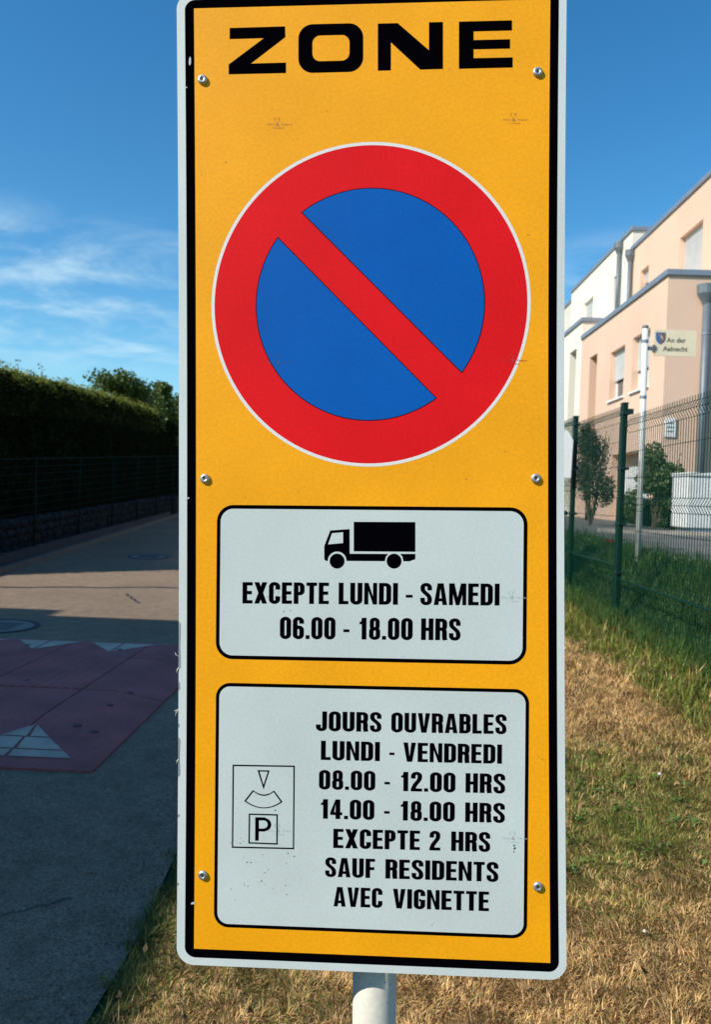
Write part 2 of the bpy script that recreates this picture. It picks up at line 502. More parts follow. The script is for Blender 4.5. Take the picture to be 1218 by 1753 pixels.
zt = tt - .45 * (1 - np.sqrt(np.clip(1 - (np.clip(.50 - dr, 0, .50) / .50) ** 2, 0, 1))) + .06 * np.sin(yt * 3.1 + xt * 2) * np.sin(xt * 3 + yt) + .05 * np.sin(yt * 9) - RNG.random(nT) * .22 + (RNG.random(nT) ** 10) * .20
cT = np.stack([xt - hx(12), yt - 12.2, zt], 1)
nE = 5000
cE = np.stack([hx(12.2) - RNG.random(nE) * 2.0 - hx(12), RNG.normal(size=nE) * .08, .1 + RNG.random(nE) * (htop(12.2) - .1)], 1)
cen = np.vstack([cF, cT, cE]); nn = len(cen)
hc = leafcol(nn, (.006, .010, .003), (.018, .027, .007))  # face leaves near black: the shade on the hedge front is in their colour
hc[nF:nF + nT] = leafcol(nT, (.18, .21, .03), (.28, .29, .06))  # top leaves much paler: sunlight on the hedge top is painted into them
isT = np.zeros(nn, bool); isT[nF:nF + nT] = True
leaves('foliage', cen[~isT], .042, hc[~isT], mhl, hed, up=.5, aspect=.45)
mlit_top = mat('lit_top_leaf', (0, 0, 0), 0.7, attr='Col', trans=0.4, spec=0.1)
leaves('lit_top_leaves', cen[isT], .036, hc[isT], mlit_top, hed, up=.5, aspect=.45)
# long shoots standing out of the top
sc_ = []
for k in range(46):
    y = 13 + 26 * random.random() ** 1.4; x = hx(y) - .1 - random.random() * .9; h = .12 + .22 * random.random()
    if k == 0: y, x, h = 16.6, hx(16.6) - .3, .42
    if k == 1: y, x, h = 18.3, hx(18.3) - .3, .5
    z = htop(y) - .25; dx, dy = random.uniform(-.1, .1), random.uniform(-.1, .1)
    MB().tube((x - hx(12), y - 12.2, z), (x - hx(12) + dx, y - 12.2 + dy, z + h + .1), .008, .003, n=4).obj('shoot', mbark, hed)
    for q in range(16):
        t = .2 + .8 * random.random()
        sc_.append((x - hx(12) + dx * t + random.uniform(-.07, .07), y - 12.2 + dy * t + random.uniform(-.07, .07), z + (h + .1) * t))
leaves('shoot_leaves', np.array(sc_), .032, leafcol(len(sc_), (.10, .15, .02), (.2, .22, .05)), mhl, hed)

# ------------------------------------------------------------------ gabion, palisade edging, wire fence in front of the hedge
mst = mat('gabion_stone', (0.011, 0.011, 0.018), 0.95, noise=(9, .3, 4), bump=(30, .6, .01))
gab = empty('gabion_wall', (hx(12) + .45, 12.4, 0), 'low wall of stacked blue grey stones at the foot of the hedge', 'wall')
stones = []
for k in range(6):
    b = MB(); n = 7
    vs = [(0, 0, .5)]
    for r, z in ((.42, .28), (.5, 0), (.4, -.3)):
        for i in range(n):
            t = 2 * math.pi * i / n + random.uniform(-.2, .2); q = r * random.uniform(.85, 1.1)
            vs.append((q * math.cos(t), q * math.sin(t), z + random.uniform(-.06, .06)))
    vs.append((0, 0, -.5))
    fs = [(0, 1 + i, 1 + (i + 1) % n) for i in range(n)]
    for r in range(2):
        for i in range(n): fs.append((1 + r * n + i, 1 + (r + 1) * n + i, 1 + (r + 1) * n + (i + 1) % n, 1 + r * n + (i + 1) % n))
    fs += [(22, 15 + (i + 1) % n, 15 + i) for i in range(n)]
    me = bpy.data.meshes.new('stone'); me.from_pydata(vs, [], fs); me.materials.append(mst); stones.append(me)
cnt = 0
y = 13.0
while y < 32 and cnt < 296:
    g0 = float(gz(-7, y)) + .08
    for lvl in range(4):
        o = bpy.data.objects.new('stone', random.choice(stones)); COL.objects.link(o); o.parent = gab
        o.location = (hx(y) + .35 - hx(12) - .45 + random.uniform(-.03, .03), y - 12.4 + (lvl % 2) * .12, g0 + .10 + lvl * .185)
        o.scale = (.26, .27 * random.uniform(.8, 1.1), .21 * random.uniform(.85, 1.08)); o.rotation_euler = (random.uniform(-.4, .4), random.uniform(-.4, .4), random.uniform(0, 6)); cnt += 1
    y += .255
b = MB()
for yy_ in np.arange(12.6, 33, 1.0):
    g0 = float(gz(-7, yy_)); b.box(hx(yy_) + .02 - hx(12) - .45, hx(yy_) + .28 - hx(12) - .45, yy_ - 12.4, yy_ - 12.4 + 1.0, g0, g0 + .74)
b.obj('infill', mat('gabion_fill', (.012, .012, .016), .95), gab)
mpal = mat('palisade_concrete', (0.035, 0.032, 0.040), 0.95, noise=(12, .25, 4))
pal = empty('palisade_edging', (-7, 13, 0), 'row of short upright concrete edging stones in front of the gabion wall', 'edging')
pme = None
for k in range(112):
    y = 12.6 + k * .145
    if pme is None:
        o = MB().box(-.04, .04, -.062, .062, -.05, .20).obj('edging_stone', mpal, pal); pme = o.data
    else:
        o = bpy.data.objects.new('edging_stone', pme); COL.objects.link(o); o.parent = pal
    o.location = (hx(y) + .72 + 7, y - 13, float(gz(-7, y)) + .07 + random.uniform(-.01, .01)); o.rotation_euler = (0, 0, random.uniform(-.08, .08))
mwf = mat('dark_green_wire', (0.003, 0.020, 0.014), 0.7, spec=.1)
wf = empty('wire_fence', (hx(12) + .5, 12.8, 0), 'thin dark green wire fence standing before the hedge', 'fence')
ox, oy = hx(12) + .5, 12.8
def wtop(y): return 2.09 + .054 * (y - 15.7)
fy = [12.8, 15.7, 18.6, 21.6, 24.5, 27.4, 30.4, 33.4]
for y in fy:
    x = hx(y) + .5 - ox
    MB().tube((x, y - oy, float(gz(-7, y))), (x, y - oy, wtop(y) + .04), .022, n=8).obj('post', mwf, wf, True)
b = MB()
for a, c in zip(fy[:-1], fy[1:]):
    for i in range(12):
        t = .15 + .85 * i / 11
        za = float(gz(-7, a)); zc_ = float(gz(-7, c))
        b.tube((hx(a) + .5 - ox, a - oy, za + (wtop(a) - za) * t), (hx(c) + .5 - ox, c - oy, zc_ + (wtop(c) - zc_) * t), .005 if i < 11 else .009, n=4, cap=False)
    for y in np.arange(a + .15, c, .15):
        x = hx(y) + .5 - ox; b.tube((x, y - oy, float(gz(-7, y)) + .1), (x, y - oy, wtop(y)), .003, n=3, cap=False)
b.obj('wire_mesh', mwf, wf)

# ------------------------------------------------------------------ trees behind the hedge
def tree(x, y, ztop, rad, label, n=9000, group='trees behind the hedge', ca_=(.07, .11, .02), cb=(.14, .19, .05), lsz=.075, seed=1):
    r = random.Random(seed); g0 = float(gz(x, y))
    t = empty('tree', (x, y, g0), label, 'tree', group)
    H = ztop - g0
    b = MB(); b.tube((0, 0, -.1), (.05, .02, H * .45), .13, .09, n=9); b.tube((.05, .02, H * .44), (.0, .1, H * .82), .09, .03, n=7)
    b.obj('trunk', mbark, t, True)
    clumps = []
    for k in range(34):
        an = r.uniform(0, 6.28); hh = r.uniform(.38, .97)
        rr = rad * (1 - ((hh - .60) / .48) ** 2) * r.uniform(.35, 1.0)
        p = Vector((rr * math.cos(an), rr * math.sin(an), H * hh - (0 if hh > .6 else 0)))
        s = Vector((0.03, .04, H * min(.8, hh * r.uniform(.6, .85))))
        MB().tube(s, p, .03, .008, n=5).obj('limb', mbark, t)
        clumps.append((p, rad * r.uniform(.22, .38)))
    clumps.append((Vector((0, .1, H - rad * .3)), rad * .3))
    C = []; k = n // len(clumps)
    for p, q in clumps:
        d = RNG.normal(size=(k, 3)); d /= np.linalg.norm(d, axis=1)[:, None]
        d *= (RNG.random((k, 1)) ** .45) * q * RNG.uniform(.8, 1.25, (k, 1)); d[:, 2] *= .8
        C.append(d + np.array(p))
    C = np.vstack(C)
    leaves('crown', C, lsz, leafcol(len(C), ca_, cb), mleaf, t, up=.6)
    return t


tree(-10.4, 30.5, 6.1, 1.75, 'bushy mid green tree rising above the hedge, the fullest of the trees', seed=3, n=12000)
tree(-9.6, 33.5, 6.25, 1.0, 'slender green tree just right of the fullest tree above the hedge', seed=5, n=8000)
tree(-8.9, 36.5, 6.0, 1.7, 'loose open tree with sky showing through beside the sign edge', seed=8, n=7000, lsz=.10, ca_=(.04, .08, .02), cb=(.09, .14, .04))
for k, (x, y, zt_, rd) in enumerate([(-3.0, 58, 7.5, 2.2), (2.5, 64, 9.2, 3.0)]):
    tree(x, y, zt_, rd, ('smaller' if k == 0 else 'taller') + ' of the two green trees at the street end, hidden behind the amber sign', seed=20 + k, n=5000, lsz=.2, group='trees at the end of the street')

# ------------------------------------------------------------------ houses on the right
mpeach = mat('peach_render', (0.69, 0.475, 0.35), 0.85, noise=[(.5, .06, 8), (45, .05, 4)], bump=(140, .25, .004))
mcream = mat('cream_render', (0.74, 0.69, 0.58), 0.85, noise=[(.7, .04, 4), (45, .05, 4)], bump=(140, .25, .004))
mpale = mat('pale_render', (0.60, 0.56, 0.48), 0.85, noise=(1, .05, 4))
mcop = mat('zinc_coping', (0.22, 0.26, 0.32), 0.45, 0.3, noise=(3, .08, 3))
mzinc = mat('zinc_pipe', (0.13, 0.155, 0.18), 0.5, 0.2, noise=(6, .1, 3))
mfr = mat('white_frame', (0.80, 0.80, 0.78), 0.4)
mgl = mat('window_glass', (0.06, 0.08, 0.09), 0.08, spec=0.8)
mshut = mat('white_shutter', (0.72, 0.73, 0.72), 0.55, noise=(4, .05, 3))
mbrown = mat('brown_reveal', (0.36, 0.22, 0.15), 0.8)
mgar = mat('garage_white', (0.66, 0.68, 0.68), 0.6)
mroof = mat('roof_gravel', (0.25, 0.24, 0.22), 0.9, noise=(40, .3, 3))


def facade(b, X, y0, y1, z0, z1, holes, sgn=1):
    """wall face at X (facing -X) with recessed openings: holes=(ya,yb,za,zb,depth)"""
    ys = sorted({y0, y1, *[h[0] for h in holes], *[h[1] for h in holes]}); zs = sorted({z0, z1, *[h[2] for h in holes], *[h[3] for h in holes]})
    for i in range(len(ys) - 1):
        for j in range(len(zs) - 1):
            yc, zc_ = (ys[i] + ys[i + 1]) / 2, (zs[j] + zs[j + 1]) / 2
            if any(h[0] < yc < h[1] and h[2] < zc_ < h[3] for h in holes): continue
            b.add([(X, ys[i], zs[j]), (X, ys[i], zs[j + 1]), (X, ys[i + 1], zs[j + 1]), (X, ys[i + 1], zs[j])], [(0, 1, 2, 3)])
    for (a, c, d, e, dp) in holes:
        q = [(X, a, d), (X, c, d), (X, c, e), (X, a, e), (X + dp, a, d), (X + dp, c, d), (X + dp, c, e), (X + dp, a, e)]
        b.add(q, [(0, 1, 5, 4), (1, 2, 6, 5), (2, 3, 7, 6), (3, 0, 4, 7), (4, 5, 6, 7)])


def block(X, X1, y0, y1, z0, z1, holes):
    b = MB(); facade(b, X, y0, y1, z0, z1, holes)
    b.add([(X, y0, z0), (X1, y0, z0), (X1, y0, z1), (X, y0, z1)], [(0, 1, 2, 3)])
    b.add([(X, y1, z0), (X1, y1, z0), (X1, y1, z1), (X, y1, z1)], [(3, 2, 1, 0)])
    b.add([(X1, y0, z0), (X1, y1, z0), (X1, y1, z1), (X1, y0, z1)], [(0, 1, 2, 3)])
    b.add([(X, y0, z1), (X1, y0, z1), (X1, y1, z1), (X, y1, z1)], [(0, 1, 2, 3)])
    return b


def coping(par, X, X1, y0, y1, z, name='coping'):
    b = MB(); o = .06; h = .15; w_ = .32
    b.box(X - o, X + w_, y0 - o, y1, z - .03, z + h - .03)
    b.box(X + w_, X1, y0 - o, y0 + w_, z - .03, z + h - .031)
    bevel(b.obj(name, mcop, par), .015)


def window(par, X, y0, y1, z0, z1, depth, shutter=1.0, sill=True, name='window'):
    """window set in a recess whose back is at X+depth; shutter = fraction of the height covered"""
    fx = X + depth - .07
    b = MB(); t = .07
    b.box(fx, fx + .065, y0, y0 + t, z0, z1); b.box(fx, fx + .065, y1 - t, y1, z0, z1)
    b.box(fx, fx + .065, y0 + t, y1 - t, z0, z0 + t); b.box(fx, fx + .065, y0 + t, y1 - t, z1 - t, z1)
    if shutter < .95 and y1 - y0 > 1: b.box(fx + .005, fx + .06, (y0 + y1) / 2 - .03, (y0 + y1) / 2 + .03, z0 + t, z1 - t)
    wn = b.obj(name, mfr, par)
    MB().box(fx + .03, fx + .04, y0 + t, y1 - t, z0 + t, z1 - t).obj('pane', mgl, wn)
    if shutter > 0:
        b = MB(); zs = z1 - (z1 - z0) * shutter; n = max(3, int((z1 - zs) / .052))
        for k in range(n):
            a = zs + (z1 - zs) * k / n; c = zs + (z1 - zs) * (k + 1) / n
            xq = fx - .05
            b.add([(xq, y0 + .01, a), (xq, y1 - .01, a), (xq - .022, y1 - .01, (a + c) / 2), (xq - .022, y0 + .01, (a + c) / 2), (xq, y1 - .01, c - .004), (xq, y0 + .01, c - .004)],
                  [(0, 3, 2, 1), (3, 5, 4, 2)])
        b.box(fx - .048, fx - .04, y0 + .01, y1 - .01, zs, z1)
        b.obj('shutter', mshut, wn)
    if sill:
        bevel(MB().box(X - .07, X + depth - .07, y0 - .06, y1 + .06, z0 - .05, z0 - .002).obj('sill', mfr, wn), .008)
    return wn


def downpipe(par, x, y, ztop, zbot, r=.055, h=.42, brk=True):
    b = MB(); b.tube((x, y, zbot), (x, y, ztop - h * .8), r, n=12); p = b.obj('downpipe', mzinc, par, True)
    b = MB()
    rings = [(r * 1.1, ztop - h), (r * 1.5, ztop - h * .82), (r * 2.5, ztop - h * .45), (r * 2.6, ztop), (r * 2.2, ztop), (r * 2.1, ztop - .1)]
    n = 16
    for (r_, z) in rings:
        b.v += [(x + r_ * math.cos(2 * math.pi * k / n + .4), y + r_ * .8 * math.sin(2 * math.pi * k / n + .4), z) for k in range(n)]
    for j in range(len(rings) - 1):
        for k in range(n): b.f.append((j * n + k, j * n + (k + 1) % n, (j + 1) * n + (k + 1) % n, (j + 1) * n + k))
    b.obj('hopper', mzinc, p)
    z = ztop - 1.2
    while z > zbot + .3:
        MB().tube((x, y, z), (x, y, z + .04), r + .008, n=12).obj('bracket', mcop, p); z -= 1.9


H1 = empty('terraced_house', (7.0, 19.06, 1.0), 'nearest peach rendered flat roofed house with grey coping and white shuttered windows', 'house', 'terraced houses up the street')
H1.location = (0, 0, 0)
win1 = (20.15, 21.5, 4.66, 6.16, .28); win2 = (22.15, 23.5, 4.66, 6.13, .28)
niche = (24.92, 25.77, 1.3, 6.39, .6); gar = (19.78, 23.0, 1.15, 3.02, .42)
block(7.0, 16, 19.06, 26.85, .7, 7.22, [win1, win2, niche, gar]).obj('lower_wall', mpeach, H1)
coping(H1, 7.0, 16, 19.06, 26.85, 7.22)
big = (21.3, 22.9, 7.55, 9.42, .28); sml = (25.45, 26.2, 7.7, 9.42, .28)
block(8.7, 16, 19.30, 27.2, 7.30, 10.43, [big, sml]).obj('upper_wall', mpeach, H1)
coping(H1, 8.7, 16, 19.30, 27.2, 10.43)
window(H1, 7.0, *win1, shutter=.62); window(H1, 7.0, *win2, shutter=.60)
window(H1, 8.7, *big, shutter=1.0); window(H1, 8.7, *sml, shutter=.25)
MB().box(7.56, 7.59, 24.93, 25.76, 1.31, 6.38).obj('stair_door', mbrown, H1)
b = MB()
for k in range(5): b.box(7.37, 7.41, 19.80, 22.98, 1.16 + k * .30, 1.16 + k * .30 + .29)
b.obj('garage_door', mgar, H1)
downpipe(H1, 7.92, 19.06 - .12, 6.95, 1.0, r=.10, h=.48)
bevel(MB().box(7.05, 7.33, 19.02, 19.06 - .002, 3.25, 3.72).obj('wall_plaque', mfr, H1), .01)
for z in (3.58, 3.48, 3.38): MB().box(7.10, 7.28, 19.014, 19.019, z, z + .025).obj('plaque_line', mzinc, H1)
downpipe(H1, 8.58, 27.0, 10.37, 7.36, r=.07)

H2 = empty('terraced_house', (0, 0, 0), 'cream white flat roofed house joined beyond the peach one', 'house', 'terraced houses up the street')
wn = (27.55, 28.5, 1.4, 7.05, .5)
block(7.0, 16, 26.87, 35.4, .7, 7.86, [wn]).obj('lower_wall', mcream, H2); coping(H2, 7.0, 16, 26.87, 35.4, 7.86)
ww = (31.9, 33.3, 8.6, 10.09, .25); tn = (28.45, 29.2, 8.1, 10.06, .25)
block(8.7, 16, 27.22, 35.5, 7.95, 11.15, [ww, tn]).obj('upper_wall', mcream, H2); coping(H2, 8.7, 16, 27.22, 35.5, 11.15)
window(H2, 8.7, *ww, shutter=.5); window(H2, 8.7, *tn, shutter=0, sill=False); window(H2, 7.0, *wn, shutter=0, sill=False)
downpipe(H2, 8.58, 28.3, 11.05, 7.95, r=.07)
H3 = empty('terraced_house', (0, 0, 0), 'pale flat roofed house at the far end of the row, mostly hidden by the sign', 'house', 'terraced houses up the street')
block(7.4, 16, 35.6, 46, .7, 7.6, [(38, 39.4, 4.4, 5.9, .25)]).obj('lower_wall', mpale, H3); coping(H3, 7.4, 16, 35.6, 46, 7.6)
block(8.75, 16, 35.6, 46, 7.7, 10.8, [(38, 39.4, 8.2, 9.7, .25)]).obj('upper_wall', mpale, H3); coping(H3, 8.75, 16, 35.6, 46, 10.8)
window(H3, 8.75, 38, 39.4, 8.2, 9.7, .25, shutter=.5); window(H3, 7.4, 38, 39.4, 4.4, 5.9, .25, shutter=.5)

# house on the left, beside the camera: it throws the shade over the near road
H4 = empty('rendered_house', (0, 0, 0), 'two storey house left of the camera whose shade covers the near road', 'house')
mh4 = mat('grey_render', (0.5, 0.48, 0.44), 0.9, noise=(1, .05, 3))
bb = MB(); bb.box(-16, -7.15, -14, 5.1, -.1, 5.65); bb.obj('wall', mh4, H4)
MB().box(-16.08, -7.07, -14.08, 5.18, 5.66, 5.82).obj('coping', mcop, H4)
MB().box(-12.9, -11.2, 3.2, 5.0, 5.83, 6.75).obj('roof_block', mh4, H4)  # raised block added to step the edge of the shade on the road
for y0_ in (-11, -8, -5, -2, 1.6):
    for z0_ in (.9, 3.5):
        fr = MB().box(-7.145, -7.10, y0_, y0_ + 1.4, z0_, z0_ + 1.4).obj('window', mfr, H4)
        MB().box(-7.098, -7.09, y0_ + .08, y0_ + 1.32, z0_ + .08, z0_ + 1.32).obj('pane', mgl, fr)

# things in the yard
mlb = mat('storage_white', (0.66, 0.68, 0.67), 0.55, noise=(8, .08, 4))
sb_ = empty('storage_box', (6.06, 15.0, 1.03), 'long white garden storage box standing in the yard before the peach house', 'storage box')
b = MB(); b.box(0, 2.2, 0, .8, .12, 1.12); bevel(b.obj('body', mlb, sb_), .02)
bevel(MB().box(-.03, 2.24, -.03, .84, 1.125, 1.20).obj('lid', mlb, sb_), .02)
MB().box(.08, 2.1, .03, .75, 0, .118).obj('plinth', mcop, sb_)
bevel(MB().box(.56, .62, -.05, -.002, .62, .92).obj('handle', mfr, sb_), .01)
for xx_ in (.7, 1.4): MB().box(xx_, xx_ + .02, -.006, -.001, .13, 1.11).obj('seam', mzinc, sb_)
mkb = mat('light_kerb', (0.42, 0.37, 0.32), 0.85, noise=(8, .15, 3))
ky = MB().box(4.2, 9.5, 14.35, 14.5, .9, 1.10).obj('yard_kerb', mkb); ky['kind'] = 'structure'
ky2 = MB()
for i in range(16): ky2.box(3.14, 3.22, -2 + i * 1.0, -1.01 + i * 1.0, .7, 1.03)
o = ky2.obj('yard_edging', mkb); o['kind'] = 'structure'

mdg = mat('dark_green_metal', (0.001, 0.018, 0.015), 0.45, noise=(10, .1, 3), spec=0.5)
bo = empty('bollard', (5.95, 21.6, 1.1), 'short dark green bollard at the foot of the house wall', 'bollard')
MB().tube((0, 0, 0), (0, 0, .38), .05, n=12).obj('column', mdg, bo, True); MB().tube((0, 0, .38), (0, 0, .41), .058, .03, n=12).obj('cap', mdg, bo, True)


def shrub(x, y, z0, z1, rx, label, n, a, b_, lsz, twiggy=False, seed=0, cat='shrub', name='shrub'):
    r = random.Random(seed); e = empty(name, (x, y, z0), label, cat); H = z1 - z0
    for k in range(18 if twiggy else 9):
        an = r.uniform(0, 6.28); q = rx * r.uniform(.2, .9)
        MB().tube((0, 0, -.05), (q * math.cos(an), q * math.sin(an), H * r.uniform(.6, .98)), .018, .004, n=5).obj('stem', mbark, e)
    C = []
    for k in range(14):
        an = r.uniform(0, 6.28); hh = r.uniform(.25, .92) if not twiggy else .30 + .6 * r.random() ** 1.8; q = rx * r.uniform(.1, .75) * (1.15 - .5 * hh)
        c = np.array([q * math.cos(an), q * math.sin(an), H * hh]); d = RNG.normal(size=(n // 14, 3)); d /= np.linalg.norm(d, axis=1)[:, None]
        C.append(c + d * (RNG.random((n // 14, 1)) ** .4) * np.array([rx * .42, rx * .42, H * .17]))
    C = np.vstack(C); leaves('foliage', C, lsz, leafcol(len(C), a, b_, .35), mleaf, e, up=.4)
    return e


shrub(4.82, 17.2, 1.08, 3.35, .50, 'dark twiggy half bare upright shrub behind the fence near the sign', 7500, (.03, .035, .022), (.09, .075, .055), .028, True, 2)
shrub(5.90, 16.3, 1.06, 2.85, .62, 'bright leafy green shrub beside the white storage box', 7000, (.045, .08, .025), (.16, .21, .08), .040, False, 4)
lh = empty('low_hedge', (6.4, 16.7, 1.08), 'low dark green hedge along the foot of the peach house behind the leafy shrub', 'hedge')
n_ = 9000; C = np.stack([RNG.uniform(0, .52, n_), RNG.uniform(0, 3.6, n_), RNG.random(n_) ** .7 * .62], 1)
C[:, 0] += .03 * np.sin(C[:, 1] * 5); leaves('foliage', C, .045, leafcol(n_, (.02, .04, .015), (.04, .07, .025)), mleaf, lh)
MB().box(.08, .44, .1, 3.5, -.1, .50).obj('core', mcore, lh)

# ------------------------------------------------------------------ street name sign behind the fence
msp = mat('white_post', (0.64, 0.64, 0.60), 0.45, noise=(12, .05, 3))
mss = mat('cream_enamel', (0.76, 0.66, 0.46), 0.5, noise=(6, .04, 3))
SB = at_y(1093, 975, 8.6); ST = at_y(1106, 562, 8.6)
sn = empty('street_sign', tuple(SB), 'white street sign post with cream name plate and small shield behind the green fence', 'street sign')
sn_top = Vector(ST - SB)
MB().tube((0, 0, -.1), sn_top, .032, n=14).obj('post', msp, sn, True)
MB().tube(sn_top, sn_top + Vector((0, 0, .03)), .036, .03, n=14).obj('cap', mzinc, sn, True)
for t in (.94, .71): MB().tube(sn_top * t, sn_top * (t + .012), .038, n=14).obj('clamp', mcop, sn)
MB().box(sn_top.x + .03, sn_top.x + .13, -.012, .012, sn_top.z - .24, sn_top.z - .20).obj('bracket', mzinc, sn)
MB().box(sn_top.x + .09, sn_top.x + .11, -.014, .014, sn_top.z - .26, sn_top.z - .18).obj('bracket', mzinc, sn)


def poly_obj(name, loops, m, parent, z=0.0, xform=None, depth=0.0):
    """2D filled shape (outer loops and holes) through a curve, converted to mesh"""
    cu = bpy.data.curves.new(name, 'CURVE'); cu.dimensions = '2D'; cu.fill_mode = 'BOTH'
    for lp in loops:
        s = cu.splines.new('POLY'); s.points.add(len(lp) - 1)
        for p, (x, y) in zip(s.points, lp): p.co = (x, y, 0, 1)
        s.use_cyclic_u = True
    t = bpy.data.objects.new(name, cu); me = bpy.data.meshes.new_from_object(t)
    bpy.data.objects.remove(t); bpy.data.curves.remove(cu)
    me.name = name
    n = len(me.vertices); co = np.empty(n * 3); me.vertices.foreach_get('co', co); co = co.reshape(-1, 3); co[:, 2] = z
    if xform is not None: co = np.array([xform(p) for p in co])
    me.vertices.foreach_set('co', co.ravel()); me.update()
    me.materials.clear()
    return link(name, me, m, parent)


def text_obj(name, body, m, parent, x0, x1, ybase, cap, z, xform=None, bold=0.0, align_fit=True, slope=0.0):
    cu = bpy.data.curves.new(name, 'FONT'); cu.body = body; cu.size = 1; cu.offset = bold; cu.resolution_u = 3
    t = bpy.data.objects.new(name, cu); COL.objects.link(t)
    dg = bpy.context.evaluated_depsgraph_get(); me = bpy.data.meshes.new_from_object(t.evaluated_get(dg))
    bpy.data.objects.remove(t); bpy.data.curves.remove(cu)
    me.name = name
    n = len(me.vertices); co = np.empty(n * 3); me.vertices.foreach_get('co', co); co = co.reshape(-1, 3)
    mn, mxx = co[:, 0].min(), co[:, 0].max()
    co[:, 0] = x0 + (co[:, 0] - mn) / (mxx - mn) * (x1 - x0)
    co[:, 1] = ybase + co[:, 1] / .73 * cap + slope * (co[:, 0] - x0); co[:, 2] = z
    if xform is not None: co = np.array([xform(p) for p in co])
    me.vertices.foreach_set('co', co.ravel()); me.update(); me.materials.clear()
    return link(name, me, m, parent)


def rrect(x0, x1, y0, y1, r, n=8):
    pts = []
    for cx_, cy_, a0 in ((x1 - r, y1 - r, 0), (x0 + r, y1 - r, 90), (x0 + r, y0 + r, 180), (x1 - r, y0 + r, 270)):
        for k in range(n + 1):
            a = math.radians(a0 + 90 * k / n); pts.append((cx_ + r * math.cos(a), cy_ + r * math.sin(a)))
    return pts


p0 = at_y(1119, 609, 8.6) - SB; p1 = at_y(1194, 566, 8.6) - SB
nx0, nx1, nz0, nz1 = p0[0], p1[0], p0[2], p1[2] + .0
npl = rrect(nx0, nx1, nz0, nz1, .03)
b = MB(); n_ = len(npl)
b.add([(x, -.006, z) for x, z in npl] + [(x, .006, z) for x, z in npl], [tuple(range(n_)), tuple(range(2 * n_ - 1, n_ - 1, -1))] + [(k, n_ + k, n_ + (k + 1) % n_, (k + 1) % n_) for k in range(n_)])
plate2 = b.obj('name_plate', mss, sn)
X2 = lambda p: (p[0], -.0075 - p[2], p[1])
mtx = mat('sign_lettering', (0.05, 0.05, 0.045), 0.5)
W2, HH2 = nx1 - nx0, nz1 - nz0
text_obj('lettering', 'An der', mtx, plate2, nx0 + W2 * .30, nx0 + W2 * .75, nz0 + HH2 * .52, HH2 * .19, 0, X2, .015)
text_obj('lettering', 'Aalnecht', mtx, plate2, nx0 + W2 * .22, nx0 + W2 * .80, nz0 + HH2 * .19, HH2 * .19, 0, X2, .015)
def shield(s, cx_, cy_):
    return [(cx_ - s, cy_ + s * 1.1), (cx_ + s, cy_ + s * 1.1), (cx_ + s, cy_ - s * .1), (cx_ + s * .8, cy_ - s * .7), (cx_ + s * .4, cy_ - s * 1.1), (cx_, cy_ - s * 1.35), (cx_ - s * .4, cy_ - s * 1.1), (cx_ - s * .8, cy_ - s * .7), (cx_ - s, cy_ - s * .1)]
sx, sy = nx0 + W2 * .16, nz0 + HH2 * .68
poly_obj('shield', [shield(.055, sx, sy)], mat('shield_blue', (0.06, 0.13, 0.30), .5), plate2, 0, X2)
poly_obj('shield_stripe', [[(sx + .0, sy + .05), (sx + .05, sy + .05), (sx + .05, sy - .01), (sx + .02, sy - .055), (sx + .0, sy - .06)]], mat('shield_brown', (0.20, 0.09, 0.04), .5), plate2, .001, X2)
poly_obj('shield_stripe', [[(sx - .02, sy + .04), (sx + .02, sy + .02), (sx + .03, sy - .03), (sx + .0, sy + .0)]], mat('shield_pale', (0.45, 0.35, 0.35), .5), plate2, .002, X2)

# ------------------------------------------------------------------ green mesh fence on the right
FX = 2.4
mgf = mat('fence_green', (0.001, 0.022, 0.015), 0.5, noise=(12, .1, 3), spec=0.2)
mgw = mat('fence_wire', (0.003, 0.036, 0.022), 0.7, spec=0.1)
mesh_fence = empty('mesh_fence', (0, 0, 0), 'dark green welded wire mesh fence with folded ridges between lawn and yard', 'fence')


def panel(y0, y1, ztop, folds, zbot):
    prof = [(0, zbot)]
    for fz in sorted(folds):
        prof += [(0, fz - .06), (-.032, fz), (0, fz + .06)]
    prof += [(0, ztop)]
    b = MB()
    for y in np.arange(y0 + .03, y1 - .01, .05):
        for (xa, za), (xb, zb) in zip(prof[:-1], prof[1:]):
            b.tube((FX + xa, y, za), (FX + xb, y, zb), .0037, n=4, cap=False)
    kind(b.obj('wire_mesh', mgw, mesh_fence), 'stuff')
    hz = [zbot + .02]
    for fz in folds: hz += [fz - .06, fz, fz + .06]
    zz_ = sorted(folds)
    for a, c in zip([zbot] + zz_, zz_ + [ztop]):
        k = max(1, int((c - a) / .22)); hz += [a + (c - a) * i / k for i in range(1, k)]
    b = MB()
    for z in hz:
        xo_ = -.032 if any(abs(z - q) < .01 for q in folds) else 0
        b.tube((FX + xo_ + .006, y0 + .02, z), (FX + xo_ + .006, y1 - .02, z), .0028, n=4, cap=False)
    kind(b.obj('cross_wire', mgw, mesh_fence), 'stuff')
    MB().tube((FX - .005, y0 + .02, min(folds)), (FX - .005, y1 - .02, min(folds)), .011, n=8).obj('rail', mgf, mesh_fence, True)


def fpost(y, ztop, w_=.06, lean=0.0):
    g0 = float(gz(FX, y)) - .2
    b = MB(); b.box(FX - .05, FX + .0, y - w_ / 2, y + w_ / 2, g0, ztop); o = bevel(b.obj('post', mgf, mesh_fence), .006)
    bevel(MB().box(FX - .053, FX + .004, y - w_ / 2 - .003, y + w_ / 2 + .003, ztop, ztop + .012).obj('post_cap', mdg, o), .003)
    for z in (ztop - .09, ztop - .62, ztop - 1.15, ztop - 1.62):
        bevel(MB().box(FX - .056, FX + .022, y - w_ / 2 - .012, y + w_ / 2 + .012, z - .015, z + .015).obj('clip', mdg, o), .004)
    return o


